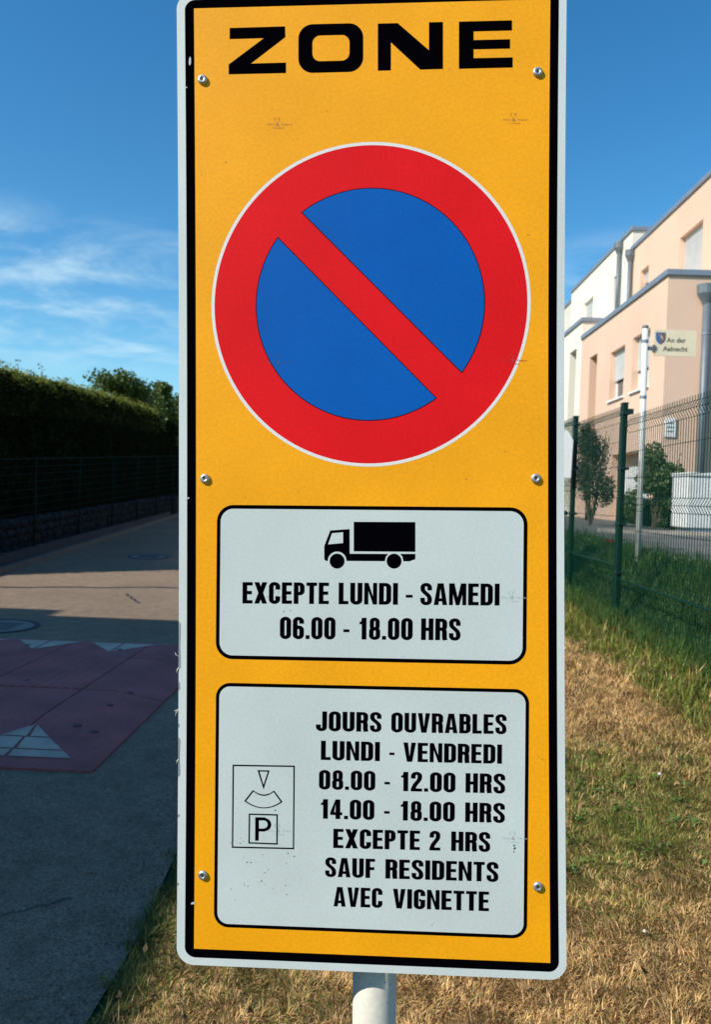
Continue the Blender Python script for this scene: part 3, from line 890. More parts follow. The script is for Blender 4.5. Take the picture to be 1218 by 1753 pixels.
for (a, c, zt_, zb_) in [(-.05, 2.4, 2.40, .30), (2.45, 4.9, 2.40, .34), (4.95, 7.43, 2.40, .36), (7.49, 9.22, 2.52, .46), (9.28, 12.0, 2.60, .55), (12.05, 14.5, 2.68, .6)]:
    panel(a, c, zt_, [zt_ - .10, zt_ - .84, zt_ - 1.57], zb_)
for (y_, zt_) in [(-.08, 2.44), (2.42, 2.46), (4.92, 2.46), (7.46, 2.52), (9.25, 2.58), (12.02, 2.68), (14.53, 2.72)]:
    fpost(y_, zt_, .085 if y_ in (7.46, 9.25) else .06)
MB().box(FX + .0, FX + .045, 7.40, 7.44, 2.42, 2.47).obj('hinge_bolt', mdg, mesh_fence)

bd = empty('notice_board', (FX - .15, 9.14, 1.85), 'white notice board with cut corners fixed to the fence post, half hidden by the sign', 'board')
b = MB(); q = [(-.30, 0), (.06, 0), (.07, .44), (.01, .55), (-.30, .55)]
b.add([(x, -.02, z) for x, z in q] + [(x, -.002, z) for x, z in q], [(0, 1, 2, 3, 4), (9, 8, 7, 6, 5)] + [(k, 5 + k, 5 + (k + 1) % 5, (k + 1) % 5) for k in range(5)])
b.obj('panel', mfr, bd)
MB().box(-.02, .03, -.001, .03, .2, .24).obj('bracket', mdg, bd)
mbin = mat('bin_green', (0.03, 0.16, 0.05), 0.5)
bn = empty('wheelie_bin', (2.13, 9.9, float(gz(2.13, 9.9))), 'green bin by the fence, just peeping out behind the sign edge', 'bin')
b = MB(); b.add([(-.22, -.22, .05), (.22, -.22, .05), (.22, .22, .05), (-.22, .22, .05), (-.27, -.28, .92), (.27, -.28, .92), (.27, .28, .92), (-.27, .28, .92)], [(0, 3, 2, 1), (4, 5, 6, 7), (0, 1, 5, 4), (1, 2, 6, 5), (2, 3, 7, 6), (3, 0, 4, 7)])
bevel(b.obj('body', mbin, bn), .03); bevel(MB().box(-.29, .29, -.31, .30, .925, .98).obj('lid', mdg, bn), .02)
for s in (-1, 1): MB().tube((s * .2, .24, .09), (s * .26, .24, .09), .09, n=14).obj('wheel', mb_, bn, True)

# small things in the grass
rp = at_y(1044, 928, 8.3)
pz = float(gz(rp[0], 8.3))
po = empty('poppy', (rp[0], 8.3, pz), 'single small red flower standing behind the fence beside the green post', 'flower')
MB().tube((0, 0, 0), (0, 0, rp[2] - pz), .003, n=5).obj('stalk', mat('stalk_green', (.05, .12, .03), .6), po)
mpop = mat('poppy_red', (0.75, 0.02, 0.015), 0.5, trans=.3)
for k in range(4):
    b = MB(); a = k * math.pi / 2; n_ = 6; vs = [(0, 0, rp[2] - pz - .01)]
    for i in range(n_): t = a + (i / (n_ - 1) - .5) * 1.9; vs.append((.052 * math.cos(t), .052 * math.sin(t), rp[2] - pz + .022 + .006 * math.sin(5 * t)))
    b.add(vs, [(0, i, i + 1) for i in range(1, n_)]).obj('petal', mpop, po)
mpb = mat('pale_pebble', (0.50, 0.47, 0.40), 0.8)
for (px, py, yy_, r, lab) in [(1131, 1325, 4.15, .013, 'small white pebble in the dry grass level with the lower white panel'), (1105, 1594, 2.66, .008, 'small white pebble in the greener grass near the bottom of the picture')]:
    # walk the ray down to the ground
    Y = 1.5
    while Y < 12:
        P = at_y(px, py, Y)
        if P[2] <= float(gz(P[0], P[1])) + .03: break
        Y += .02
    b = MB()
    n_ = 7; vs = [(0, 0, r * .8)] + [(r * random.uniform(.8, 1.2) * math.cos(t * 2 * math.pi / n_), r * random.uniform(.8, 1.2) * math.sin(t * 2 * math.pi / n_), random.uniform(-.2, .2) * r) for t in range(n_)] + [(0, 0, -r * .7)]
    b.add(vs, [(0, 1 + i, 1 + (i + 1) % n_) for i in range(n_)] + [(n_ + 1, 1 + (i + 1) % n_, 1 + i) for i in range(n_)])
    o = b.obj('pebble', mpb, None, True); o.location = tuple(P); tag(o, lab, 'pebble')

# ------------------------------------------------------------------ grass blades
mblade = mat('grass_blade', (0, 0, 0), 0.6, attr='Col', trans=0.25, spec=0.25)


def blades(name, x, y, length, width, lean, cols, label=None):
    n = len(x); z = gz(x, y)
    base_an = 2.2 * np.sin(x * 9.1 + 2 * np.sin(y * 7.3)) + 2.0 * np.sin(y * 8.3 - x * 4.1) + 1.5 * np.sin(x * 23 + y * 17)
    an = base_an + RNG.normal(size=n) * 1.15
    hm = 1 + .38 * np.sin(x * 31 + 2 * np.sin(y * 19)) * np.sin(y * 27 + 1.5 * np.sin(x * 22)) + .22 * np.sin(x * 67) * np.sin(y * 61)
    L_ = length * hm * RNG.uniform(.55, 1.25, n); ln = np.clip(lean + RNG.normal(size=n) * .35, 0, 1.35)
    w_ = width * RNG.uniform(.7, 1.3, n); tw = an + np.pi / 2 + RNG.normal(size=n) * .5
    dx, dy = np.cos(an), np.sin(an); sx_, sy_ = np.cos(tw) * w_ / 2, np.sin(tw) * w_ / 2
    base = np.stack([x, y, z - .004], 1)
    l1 = ln * .6; l2 = np.clip(ln * 1.35, 0, 1.7)
    mid = base + np.stack([dx * np.sin(l1) * L_ * .5, dy * np.sin(l1) * L_ * .5, np.cos(l1) * L_ * .5], 1)
    tip = mid + np.stack([dx * np.sin(l2) * L_ * .5, dy * np.sin(l2) * L_ * .5, np.cos(l2) * L_ * .5], 1)
    s = np.stack([sx_, sy_, np.zeros(n)], 1)
    P = np.stack([base - s, base + s, mid + s * .8, mid - s * .8, tip], 1).reshape(-1, 3)
    me = bpy.data.meshes.new(name); me.vertices.add(5 * n); me.vertices.foreach_set('co', P.ravel())
    o5 = np.arange(n, dtype=np.int32)[:, None] * 5
    li = np.hstack([o5 + np.array([0, 1, 2, 3]), o5 + np.array([3, 2, 4])]).astype(np.int32)
    me.loops.add(7 * n); me.loops.foreach_set('vertex_index', li.ravel())
    st = (np.arange(n, dtype=np.int32)[:, None] * 7 + np.array([0, 4], dtype=np.int32)).ravel()
    me.polygons.add(2 * n); me.polygons.foreach_set('loop_start', st); me.polygons.foreach_set('loop_total', np.tile(np.array([4, 3], dtype=np.int32), n))
    me.update(calc_edges=True)
    ca = me.color_attributes.new('Col', 'FLOAT_COLOR', 'POINT')
    ca.data.foreach_set('color', np.repeat(np.hstack([cols, np.ones((n, 1))]), 5, 0).ravel())
    o = link(name, me, mblade); o['kind'] = 'stuff'
    return o


STRAW_A, STRAW_B = np.array([.50, .29, .09]), np.array([.87, .60, .29])
GREEN_A, GREEN_B = np.array([.09, .13, .015]), np.array([.26, .29, .06])


def grass_cols(x, y, lush=0.0):
    n = len(x); p = np.clip(patch(x, y) + lush, 0, 1); g = RNG.random(n) < (p * .85 + .08)
    t = RNG.random((n, 1))
    c = np.where(g[:, None], GREEN_A * (1 - t) + GREEN_B * t, STRAW_A * (1 - t) + STRAW_B * t)
    brown = RNG.random(n) < .20
    c[brown] = np.array([.15, .075, .03]) * (.7 + .9 * t[brown])
    tuft = 1 + .24 * np.sin(x * 37 + 2 * np.sin(y * 29)) * np.sin(y * 33 + 2 * np.sin(x * 25)) + .16 * np.sin(x * 13 + y * 5) * np.sin(y * 15 - x * 3)
    return c * tuft[:, None] * RNG.uniform(.7, 1.25, (n, 1))


def field(x0, x1, y0, y1, n, clump=0.5):
    x = RNG.uniform(x0, x1, n); y = RNG.uniform(y0, y1, n)
    k = int(n * clump); m_ = max(1, n // 60)
    cx_, cy_ = RNG.uniform(x0, x1, m_), RNG.uniform(y0, y1, m_); id_ = RNG.integers(0, m_, k)
    x[:k] = cx_[id_] + RNG.normal(size=k) * .035; y[:k] = cy_[id_] + RNG.normal(size=k) * .035
    edge = ROAD_R - .03 + .035 * np.sin(y * 9) + .03 * np.sin(y * 23 + 1)
    ok = (x > edge) & (x < x1); return x[ok], y[ok]


x, y = field(-.85, 1.75, 1.6, 3.4, 190000); blades('grass', x, y, .034, .0024, 1.0, grass_cols(x, y))
x, y = field(-.85, 2.42, 3.4, 5.0, 90000); blades('grass', x, y, .045, .0032, .9, grass_cols(x, y))
x, y = field(1.75, 2.42, 1.45, 3.4, 14000); blades('grass', x, y, .045, .0036, .9, grass_cols(x, y))
x, y = field(-.85, 2.42, 5.0, 7.8, 90000); blades('grass', x, y, .050, .0045, .85, grass_cols(x, y))
x, y = field(-.85, 2.42, 7.8, 13, 34000); blades('grass', x, y, .075, .008, .7, grass_cols(x, y))
x, y = field(-.85, 2.42, -1.5, 1.45, 16000); blades('grass', x, y, .055, .005, .9, grass_cols(x, y))
# scattered longer stems, and the tall grass along and behind the fence
x, y = field(-.8, 2.3, 1.6, 7.0, 1500, .2); blades('grass', x, y, .09, .0026, .6, grass_cols(x, y))
x, y = field(2.15, 3.15, 2.5, 12.5, 42000, .4); c_ = leafcol(len(x), (.024, .070, .014), (.075, .140, .034), .35); blades('tall_grass', x, y, .17, .006, .5, c_)
x, y = field(1.75, 2.45, 3.5, 10.5, 14000, .4); blades('tall_grass', x, y, .11, .006, .6, grass_cols(x, y, .7))
# leafy edge where lawn meets asphalt
y = RNG.uniform(1.2, 12, 9000); x = ROAD_R + .0 + np.abs(RNG.normal(size=9000)) * .035 + .03 * np.sin(y * 9)
blades('grass', x, y, .060, .0035, .75, leafcol(9000, (.06, .09, .02), (.16, .17, .06)))

# ------------------------------------------------------------------ the large zone sign
# pose of the plate from the four inner corners of its black border
_pts = [(332, 14.5), (943, -1.5), (943, 1648.5), (332, 1624)]
_R = [ray(*p) / ray(*p)[1] for p in _pts]
_s = np.linalg.solve(np.array([-_R[1], _R[2], -_R[3]]).T, -_R[0]); _s = np.array([1, *_s]); _s /= _s.mean()
_Q = [CAMPOS + _R[i] * _s[i] for i in range(4)]
S_O = sum(_Q) / 4
ex = (_Q[1] - _Q[0]) + (_Q[2] - _Q[3]); ex /= np.linalg.norm(ex)
ey = (_Q[0] - _Q[3]) + (_Q[1] - _Q[2]); ey -= ex * ey.dot(ex); ey /= np.linalg.norm(ey)
ez = np.cross(ex, ey)                      # towards the viewer
HW = .5 * np.linalg.norm(_Q[1] - _Q[0]); HH = .5 * np.linalg.norm(_Q[3] - _Q[0])


def uv(px, py):
    r = ray(px, py); t = (S_O - CAMPOS).dot(ez) / r.dot(ez); p = CAMPOS + r * t - S_O
    return (float(p.dot(ex)), float(p.dot(ey)))


zs = empty('parking_zone_sign', (0, 0, 0), 'tall amber parking zone sign with red and blue disc on a pale round post', 'road sign')
ms4 = Matrix.Identity(4)
for i in range(3):
    ms4[i][0] = ex[i]; ms4[i][1] = ey[i]; ms4[i][2] = ez[i]; ms4[i][3] = S_O[i]
zs.matrix_world = ms4


_PC = [uv(*p) for p in _pts]        # TL, TR, BR, BL of the amber field in plate coordinates


def warp(p):
    px_ = p[0]; px_ = -HW + (px_ + HW) * 1.07 if px_ < -HW else (HW + (px_ - HW) * .96 if px_ > HW else px_)
    s_ = (px_ + HW) / (2 * HW); t_q = (p[1] + HH) / (2 * HH)
    bow = 1 - min(1.0, (p[1] / HH) ** 2); s_ += .0062 * bow * (1 - 2 * s_)
    q = [(1 - s_) * (1 - t_q), s_ * (1 - t_q), s_ * t_q, (1 - s_) * t_q]
    c = (_PC[3], _PC[2], _PC[1], _PC[0])
    return (sum(q[i] * c[i][0] for i in range(4)), sum(q[i] * c[i][1] for i in range(4)))


def dense(loop):
    out = []
    for i in range(len(loop)):
        a, c = loop[i], loop[(i + 1) % len(loop)]; k = max(1, int(math.hypot(c[0] - a[0], c[1] - a[1]) / .08))
        out += [warp((a[0] + (c[0] - a[0]) * j / k, a[1] + (c[1] - a[1]) * j / k)) for j in range(k)]
    return out


def prism(name, loop, z0, z1, m, par):
    n_ = len(loop); b = MB()
    b.add([(x, y, z0) for x, y in loop] + [(x, y, z1) for x, y in loop], [tuple(range(n_ - 1, -1, -1)), tuple(range(n_, 2 * n_))] + [(k, (k + 1) % n_, n_ + (k + 1) % n_, n_ + k) for k in range(n_)])
    return b.obj(name, m, par)


BW, WW = .0114, .0102
X1o, Y1o = HW + BW + WW, HH + BW + WW
plate = prism('plate', dense(rrect(-X1o, X1o, -Y1o, Y1o, .022, 12)), -.003, 0, M['plate'], zs)
edge = MB(); lp = dense(rrect(-X1o, X1o, -Y1o, Y1o, .022, 12)); li_ = [(x * .990, y * .996) for x, y in lp]; n_ = len(lp)
edge.add([(x, y, -.0032) for x, y in lp] + [(x, y, -.022) for x, y in lp] + [(x, y, -.022) for x, y in li_] + [(x, y, -.0032) for x, y in li_],
         [(a * n_ + k, ((a + 1) % 4) * n_ + k, ((a + 1) % 4) * n_ + (k + 1) % n_, a * n_ + (k + 1) % n_) for a in range(4) for k in range(n_)])
edge.obj('folded_edge', M['edge'], zs)
poly_obj('black_border', [dense(rrect(-HW - BW, HW + BW, -HH - BW, HH + BW, .0135, 10)), dense([(-HW, -HH), (HW, -HH), (HW, HH), (-HW, HH)])], M['black'], plate, .00008)
poly_obj('amber_field', [dense([(-HW, -HH), (HW, -HH), (HW, HH), (-HW, HH)])], M['yellow'], plate, .00006)

# ---- no parking disc
l_, r_, t_, b_ = uv(362, 521), uv(909.5, 521), uv(636, 243), uv(636, 799)
DCX, DCY = (l_[0] + r_[0]) / 2, (t_[1] + b_[1]) / 2; RX, RY = (r_[0] - l_[0]) / 2, (t_[1] - b_[1]) / 2


def ell(rx, ry, a0=0, a1=360, n=128, cx=None, cy=None):
    cx = DCX if cx is None else cx; cy = DCY if cy is None else cy
    k = n if a1 - a0 >= 360 else n + 1
    return [(cx + rx * math.cos(math.radians(a0 + (a1 - a0) * i / n)), cy + ry * math.sin(math.radians(a0 + (a1 - a0) * i / n))) for i in range(k)]


disc = empty('no_parking_disc'); disc.parent = zs
kx = RX / 273.75
poly_obj('white_ring', [ell(RX, RY), ell(RX - 5.5 * kx, RY - 5.5 * kx)], M['ringwhite'], disc, .00014)
poly_obj('red_field', [ell(RX - 5.5 * kx, RY - 5.5 * kx)], M['red'], disc, .00012)
bl, br, bt, bbm = uv(438, 521), uv(831, 521), uv(636, 321.5), uv(636, 720.5)
BX, BY = (br[0] - bl[0]) / 2, (bt[1] - bbm[1]) / 2; bcx, bcy = (bl[0] + br[0]) / 2, (bt[1] + bbm[1]) / 2
def bang(px, py):
    q = uv(px, py); return math.degrees(math.atan2((q[1] - bcy) / BY, (q[0] - bcx) / BX))
aU1, aU2 = bang(516, 364), bang(791, 639)          # upper right segment, going clockwise
aL1, aL2 = bang(475, 405), bang(749, 682)
for (a_hi, a_lo) in ((aU1, aU2), (aL2 + 360 if aL2 < 0 else aL2, aL1)):
    if a_lo > a_hi: a_hi += 360
    segl = ell(BX, BY, a_lo, a_hi, 90, bcx, bcy)
    cxm = sum(p[0] for p in segl) / len(segl); cym = sum(p[1] for p in segl) / len(segl)
    poly_obj('outline', [segl], M['black'], disc, .00018)
    k_ = .0021
    # inset of the shape
    ins = []
    n_ = len(segl)
    for i in range(n_):
        p, a, c = Vector(segl[i]), Vector(segl[i - 1]), Vector(segl[(i + 1) % n_])
        d1 = (p - a).normalized(); d2 = (c - p).normalized(); nn1 = Vector((-d1.y, d1.x)); nn2 = Vector((-d2.y, d2.x))
        mn = (nn1 + nn2); mn = mn / max(.35, mn.length_squared) * 2 * .5
        ins.append(tuple(p + mn * k_ * 2 * .5 * 2 / 2))
    poly_obj('blue_segment', [ins], M['blue'], disc, .00022)

# ---- lettering drawn stroke by stroke with a flat pen
TV, TH = .205, .158


def arc(cx, cy, rx, ry, a0, a1, n=8):
    return [(cx + rx * math.cos(math.radians(a0 + (a1 - a0) * i / n)), cy + ry * math.sin(math.radians(a0 + (a1 - a0) * i / n))) for i in range(n + 1)]


def bez(p0, p1, p2, p3, n=10):
    return [tuple((1 - t) ** 3 * p0[i] + 3 * (1 - t) ** 2 * t * p1[i] + 3 * (1 - t) * t * t * p2[i] + t ** 3 * p3[i] for i in range(2)) for t in [k / n for k in range(n + 1)]]


def glyph(c):
    """-> width, strokes [(path, closed, tv, th)], polygons"""
    v, h = TV, TH; hv, hh = v / 2, h / 2; S, P = [], []
    def st(path, closed=False, tv=v, th=h): S.append((path, closed, tv, th))
    def bar(x0, x1, y0, y1): P.append([(x0, y0), (x1, y0), (x1, y1), (x0, y1)])
    ov = .012
    def bowl(x0, x1, y0, y1, rx=.14, ry=.13):   # right side bowl from x0
        return [(x0, y1 - hh)] + arc(x1 - hv - rx, y1 - hh - ry, rx, ry, 90, 0) + arc(x1 - hv - rx, y0 + hh + ry, rx, ry, 0, -90) + [(x0, y0 + hh)]
    def ring(w, y0, y1, x0=0, r=.15, ry=.14):
        a, b_, c_, d = x0 + hv, w - hv, y0 + hh, y1 - hh
        rx = min(r, (b_ - a) / 2)
        return arc(b_ - rx, d - ry, rx, ry, 0, 90) + arc(a + rx, d - ry, rx, ry, 90, 180) + arc(a + rx, c_ + ry, rx, ry, 180, 270) + arc(b_ - rx, c_ + ry, rx, ry, 270, 360)
    if c == 'E': w = .44; bar(0, v, 0, 1); bar(v, w, 0, h); bar(v, w, 1 - h, 1); bar(v, w - .03, .5 - hh + .01, .5 + hh + .01)
    elif c == 'F': w = .42; bar(0, v, 0, 1); bar(v, w, 1 - h, 1); bar(v, w - .03, .49 - hh, .49 + hh)
    elif c == 'L': w = .41; bar(0, v, 0, 1); bar(v, w, 0, h)
    elif c == 'T': w = .46; bar(0, w, 1 - h, 1); bar(w / 2 - hv, w / 2 + hv, 0, 1 - h)
    elif c == 'I': w = v; bar(0, v, 0, 1)
    elif c == 'H': w = .52; bar(0, v, 0, 1); bar(w - v, w, 0, 1); bar(v, w - v, .5 - hh, .5 + hh)
    elif c == 'N': w = .54; k = .175; bar(0, k, 0, 1); bar(w - k, w, 0, 1); P.append([(k, 1), (k, .62), (w - k, 0), (w - k, .38)])
    elif c == 'M': w = .72; k = .165; bar(0, k, 0, 1); bar(w - k, w, 0, 1); P.append([(k, 1), (k, .50), (w / 2 - .075, 0), (w / 2, 0), (w / 2, .36), (k + .06, 1)]); P.append([(w - k, 1), (w - k - .06, 1), (w / 2, .36), (w / 2, 0), (w / 2 + .075, 0), (w - k, .50)])
    elif c == 'V': w = .54; P.append([(0, 1), (.20, 1), (w / 2, .28), (w / 2, 0), (w / 2 - .115, 0)]); P.append([(w, 1), (w / 2 + .115, 0), (w / 2, 0), (w / 2, .28), (w - .20, 1)])
    elif c == 'A': w = .56; P.append([(0, 0), (.195, 0), (w / 2, .76), (w / 2, 1), (w / 2 - .125, 1)]); P.append([(w, 0), (w / 2 + .125, 1), (w / 2, 1), (w / 2, .76), (w - .195, 0)]); bar(.19, w - .19, .17, .31)
    elif c == 'X': w = .56; P.append([(0, 1), (.215, 1), (w, 0), (w - .215, 0)]); P.append([(w, 1), (w - .215, 1), (0, 0), (.215, 0)])
    elif c == 'O' or c == '0': w = .49 if c == '0' else .51; st(ring(w, -ov, 1 + ov), True)
    elif c == 'D': w = .51; bar(0, v, 0, 1); st(bowl(v - .01, w, 0, 1, .13, .14))
    elif c == 'U': w = .51; st([(hv, 1), (hv, .25)] + arc(hv + .15, -ov + hh + .14, .15, .14, 180, 270)[1:] + arc(w - hv - .15, -ov + hh + .14, .15, .14, 270, 360) + [(w - hv, 1)])
    elif c == 'J': w = .44; st([(w - hv, 1), (w - hv, .25)] + arc(w - hv - .125, -ov + hh + .14, .125, .14, 0, -90)[1:] + arc(hv - .02 + .11, -ov + hh + .14, .12, .14, -90, -180) + [(hv - .03, .33)])
    elif c == 'C' or c == 'G':
        w = .49; st([(w - hv, .66), (w - hv, .74)] + arc(w - hv - .14, 1 + ov - hh - .14, .14, .14, 0, 90)[1:] + arc(hv + .14, 1 + ov - hh - .14, .14, .14, 90, 180) + arc(hv + .14, -ov + hh + .14, .14, .14, 180, 270) + arc(w - hv - .14, -ov + hh + .14, .14, .14, 270, 360) + [(w - hv, .35 if c == 'C' else .48)])
        if c == 'G': bar(w / 2 - .02, w - v + .02, .39, .52)
    elif c == 'P': w = .47; bar(0, v, 0, 1); st(bowl(v - .01, w, .40, 1, .12, .13))
    elif c == 'R': w = .50; bar(0, v, 0, 1); st(bowl(v - .01, w, .43, 1, .12, .12)); st([(v + .02, .43 + hh)] + bez((v + .02, .51), (w - hv - .01, .51), (w - hv - .01, .46), (w - hv - .01, .28), 8)[1:] + [(w - hv - .01, .12), (w - hv + .02, 0)])
    elif c == 'B': w = .50; bar(0, v, 0, 1); st(bowl(v - .01, w - .01, .46, 1, .11, .11)); st(bowl(v - .01, w, 0, .46 + h, .12, .12))
    elif c == 'S' or c == 'Z0':
        w = .49; a, b_ = hv - .005, w - hv + .005
        st([(b_, .67), (b_, .74)] + arc(b_ - .13, 1 + ov - hh - .14, .13, .14, 0, 90)[1:] + arc(a + .13, 1 + ov - hh - .14, .13, .14, 90, 180) +
           bez((a, .74), (a, .56), (b_, .50), (b_, .27), 12)[1:] + arc(b_ - .13, -ov + hh + .14, .13, .14, 0, -90)[1:] + arc(a + .13, -ov + hh + .14, .13, .14, -90, -180) + [(a, .33)], tv=.19)
    elif c == '1': w = .33; bar(w - v - .03, w - .03, 0, 1); P.append([(w - v - .03, .84), (w - v - .03, .70), (0, .70), (0, .80)]); P.append([(0, .80), (.07, .815), (w - v - .03, .97), (w - v - .03, .84)])
    elif c == '2': w = .48; a, b_ = hv, w - hv; st([(a, .66), (a, .74)] + arc(a + .13, 1 + ov - hh - .14, .13, .14, 180, 90)[1:] + arc(b_ - .13, 1 + ov - hh - .14, .13, .14, 90, 0) + bez((b_, .74), (b_, .50), (a + .02, .40), (a + .01, h * .6), 12)[1:], tv=.19); bar(0, w - .005, 0, h)
    elif c == '4': w = .52; bar(w - .09 - v, w - .09, 0, 1); bar(0, w, .20, .20 + .145); P.append([(w - .09 - v, 1), (0, .345), (.17, .345), (w - .09 - v, .78)])
    elif c == '6': w = .49; st(ring(w, -ov, .62, ry=.13), True); st([(hv, .3), (hv, .72)] + arc(hv + .14, 1 + ov - hh - .14, .14, .14, 180, 90)[1:] + arc(w - hv - .14, 1 + ov - hh - .14, .14, .14, 90, 0) + [(w - hv, .70)])
    elif c == '8': w = .49; st(ring(w, -ov, .50 + hh, ry=.115), True, tv=.19); st(ring(w - .02, .50 - hh, 1 + ov, x0=.02, ry=.11, r=.12), True, tv=.185)
    elif c == '.': w = .17; bar(0, w, 0, .175)
    elif c == '-': w = .30; bar(0, w, .33, .46)
    else: w = .2
    return w, S, P


def word_mesh(name, text, x0, x1, yb0, yb1, cap0, cap1, m, par, z):
    """fit a word between x0..x1; baseline and cap height may vary along it"""
    gap = .075; xs = 0.0; items = []
    for c in text:
        w_, S, P = glyph(c); items.append((xs, S, P)); xs += w_ + gap
        if c in '.': xs += .0
    tot = xs - gap; kx = (x1 - x0) / tot
    b = MB(); lay = 0
    def T(p):
        t = p[0] / tot; return (x0 + p[0] * kx, yb0 + (yb1 - yb0) * t + p[1] * (cap0 + (cap1 - cap0) * t))
    for ox_, S, P in items:
        for pl in P:
            lay += 1; b.add([(*T((x + ox_, y)), z + 1e-5 * (lay % 5)) for x, y in pl], [tuple(range(len(pl)))])
        for path, closed, tv, th in S:
            lay += 1
            q = []
            for p in path:
                if not q or abs(p[0] - q[-1][0]) + abs(p[1] - q[-1][1]) > 1e-4: q.append(p)
            if closed and abs(q[0][0] - q[-1][0]) + abs(q[0][1] - q[-1][1]) < 1e-4: q.pop()
            n_ = len(q); sc = [(p[0] / tv, p[1] / th) for p in q]; vs = []
            for i in range(n_):
                a = sc[i - 1] if (closed or i) else sc[0]; c_ = sc[(i + 1) % n_] if (closed or i < n_ - 1) else sc[-1]
                d1 = Vector((sc[i][0] - a[0], sc[i][1] - a[1])); d2 = Vector((c_[0] - sc[i][0], c_[1] - sc[i][1]))
                if d1.length < 1e-9: d1 = d2
                if d2.length < 1e-9: d2 = d1
                d1.normalize(); d2.normalize(); t = (d1 + d2).normalized(); nrm = Vector((-t.y, t.x)); k = .5 / max(.5, nrm.dot(Vector((-d1.y, d1.x))))
                for s in (1, -1): vs.append((*T((ox_ + (sc[i][0] + s * nrm.x * k) * tv, (sc[i][1] + s * nrm.y * k) * th)), z + 1e-5 * (lay % 5)))
            fs = [(2 * i, 2 * i + 1, (2 * i + 3) % (2 * n_), (2 * i + 2) % (2 * n_)) for i in range(n_ if closed else n_ - 1)]
            b.add(vs, fs)
    return b.obj(name, m, par)


def word(text, px0, px1, pb0, pb1, pt0, pt1, par, name='lettering'):
    a, c = uv(px0, pb0), uv(px1, pb1); a2, c2 = uv(px0, pt0), uv(px1, pt1)
    return word_mesh(name, text, a[0], c[0], a[1], c[1], a2[1] - a[1], c2[1] - c[1], M['black'], par, .00030)


def info_panel(l, r, t0, t1, b0, b1, rad, line):
    """rounded plate print from pixel bounds; the plate's own axes square it up"""
    a, b2 = uv(l, (t0 + b0) / 2)[0], uv(r, (t1 + b1) / 2)[0]
    t, bt_ = (uv(l + 60, t0)[1] + uv(r - 60, t1)[1]) / 2, (uv(l + 60, b0)[1] + uv(r - 60, b1)[1]) / 2
    k = (b2 - a) / (r - l); e = empty('info_panel'); e.parent = zs
    poly_obj('black_outline', [rrect(a, b2, bt_, t, rad * k, 10)], M['black'], e, .00014)
    poly_obj('silver_field', [rrect(a + line * k, b2 - line * k, bt_ + line * k, t - line * k, (rad - line) * k, 10)], M['panel'], e, .00020)
    return e


def line(ws, sx_, ox_, oy_, base0, base1, top0, top1, xa, xb, par):
    """words measured in an enlarged crop: scale sx_, origin ox_,oy_"""
    for txt, a, c in ws:
        f = lambda x, p, q: p + (q - p) * (x - xa) / (xb - xa)
        word(txt, ox_ + a / sx_, ox_ + c / sx_, oy_ + f(a, base0, base1) / sx_, oy_ + f(c, base0, base1) / sx_, oy_ + f(a, top0, top1) / sx_, oy_ + f(c, top0, top1) / sx_, par)


P1 = info_panel(370.5, 903, 866.5, 866.5, 1130, 1136, 29, 6.5)
s1_ = 1218 / 550
line([('EXCEPTE', 122, 450), ('LUNDI', 487, 712), ('-', 742, 768), ('SAMEDI', 797, 1098)], s1_, 360, 860, 383, 391, 302, 308, 122, 1098, P1)
line([('06.00', 264, 475), ('-', 505, 528), ('18.00', 566, 768), ('HRS', 800, 950)], s1_, 360, 860, 517, 523, 434, 441, 264, 950, P1)
P2 = info_panel(368, 905, 1170.5, 1178, 1588, 1606, 25, 6)
s2_ = 1218 / 680
for ws, b0, b1, t0, t1 in [
    ([('JOURS', 434, 633), ('OUVRABLES', 663, 1017)], 163, 173, 103, 113),
    ([('LUNDI', 447, 628), ('-', 657, 673), ('VENDREDI', 700, 1003)], 252, 264, 193, 205),
    ([('08.00', 441, 614), ('-', 642, 659), ('12.00', 693, 860), ('HRS', 891, 1013)], 342, 355, 283, 295),
    ([('14.00', 447, 611), ('-', 641, 658), ('18.00', 692, 858), ('HRS', 890, 1012)], 432, 445, 372, 385),
    ([('EXCEPTE', 485, 751), ('2', 780, 814), ('HRS', 847, 967)], 522, 534, 463, 474),
    ([('SAUF', 460, 613), ('RESIDENTS', 645, 992)], 610, 626, 551, 566),
    ([('AVEC', 486, 636), ('VIGNETTE', 668, 963)], 701, 716, 641, 656)]:
    line(ws, s2_, 300, 1160, b0, b1, t0, t1, ws[0][1], ws[-1][2], P2)

# ---- ZONE in wide letters
def UZ(x, y): return uv(300 + x / s2_, y / s2_)
zone = empty('zone_title'); zone.parent = zs
Z = lambda pts: [UZ(*p) for p in pts]
poly_obj('lettering', [Z([(167, 86), (337, 81), (338, 114), (232, 195), (340, 192), (340, 224), (164, 228), (164, 198), (272, 117), (167, 120)])], M['black'], zone, .00020)
def rO(x0, x1, y0, y1, r, sk=-.024):
    pts = rrect(x0, x1, y0, y1, r, 10); return Z([(x, y + sk * (x - (x0 + x1) / 2)) for x, y in pts])
poly_obj('lettering', [rO(378, 577, 73, 222, 44), rO(421, 535, 108, 187, 24)], M['black'], zone, .00020)
poly_obj('lettering', [Z([(622, 72.5), (683, 71), (779, 154), (779, 68.5), (822, 67.5), (822, 211.5), (752, 213.5), (662, 130), (662, 216), (622, 217)])], M['black'], zone, .00020)
poly_obj('lettering', [Z([(871, 66.5), (1034, 62.5), (1034, 93.5), (916, 96.5), (916, 123), (1028, 120.5), (1028, 149), (916, 151.5), (916, 178.5), (1036, 176), (1036, 207), (871, 211)])], M['black'], zone, .00020)

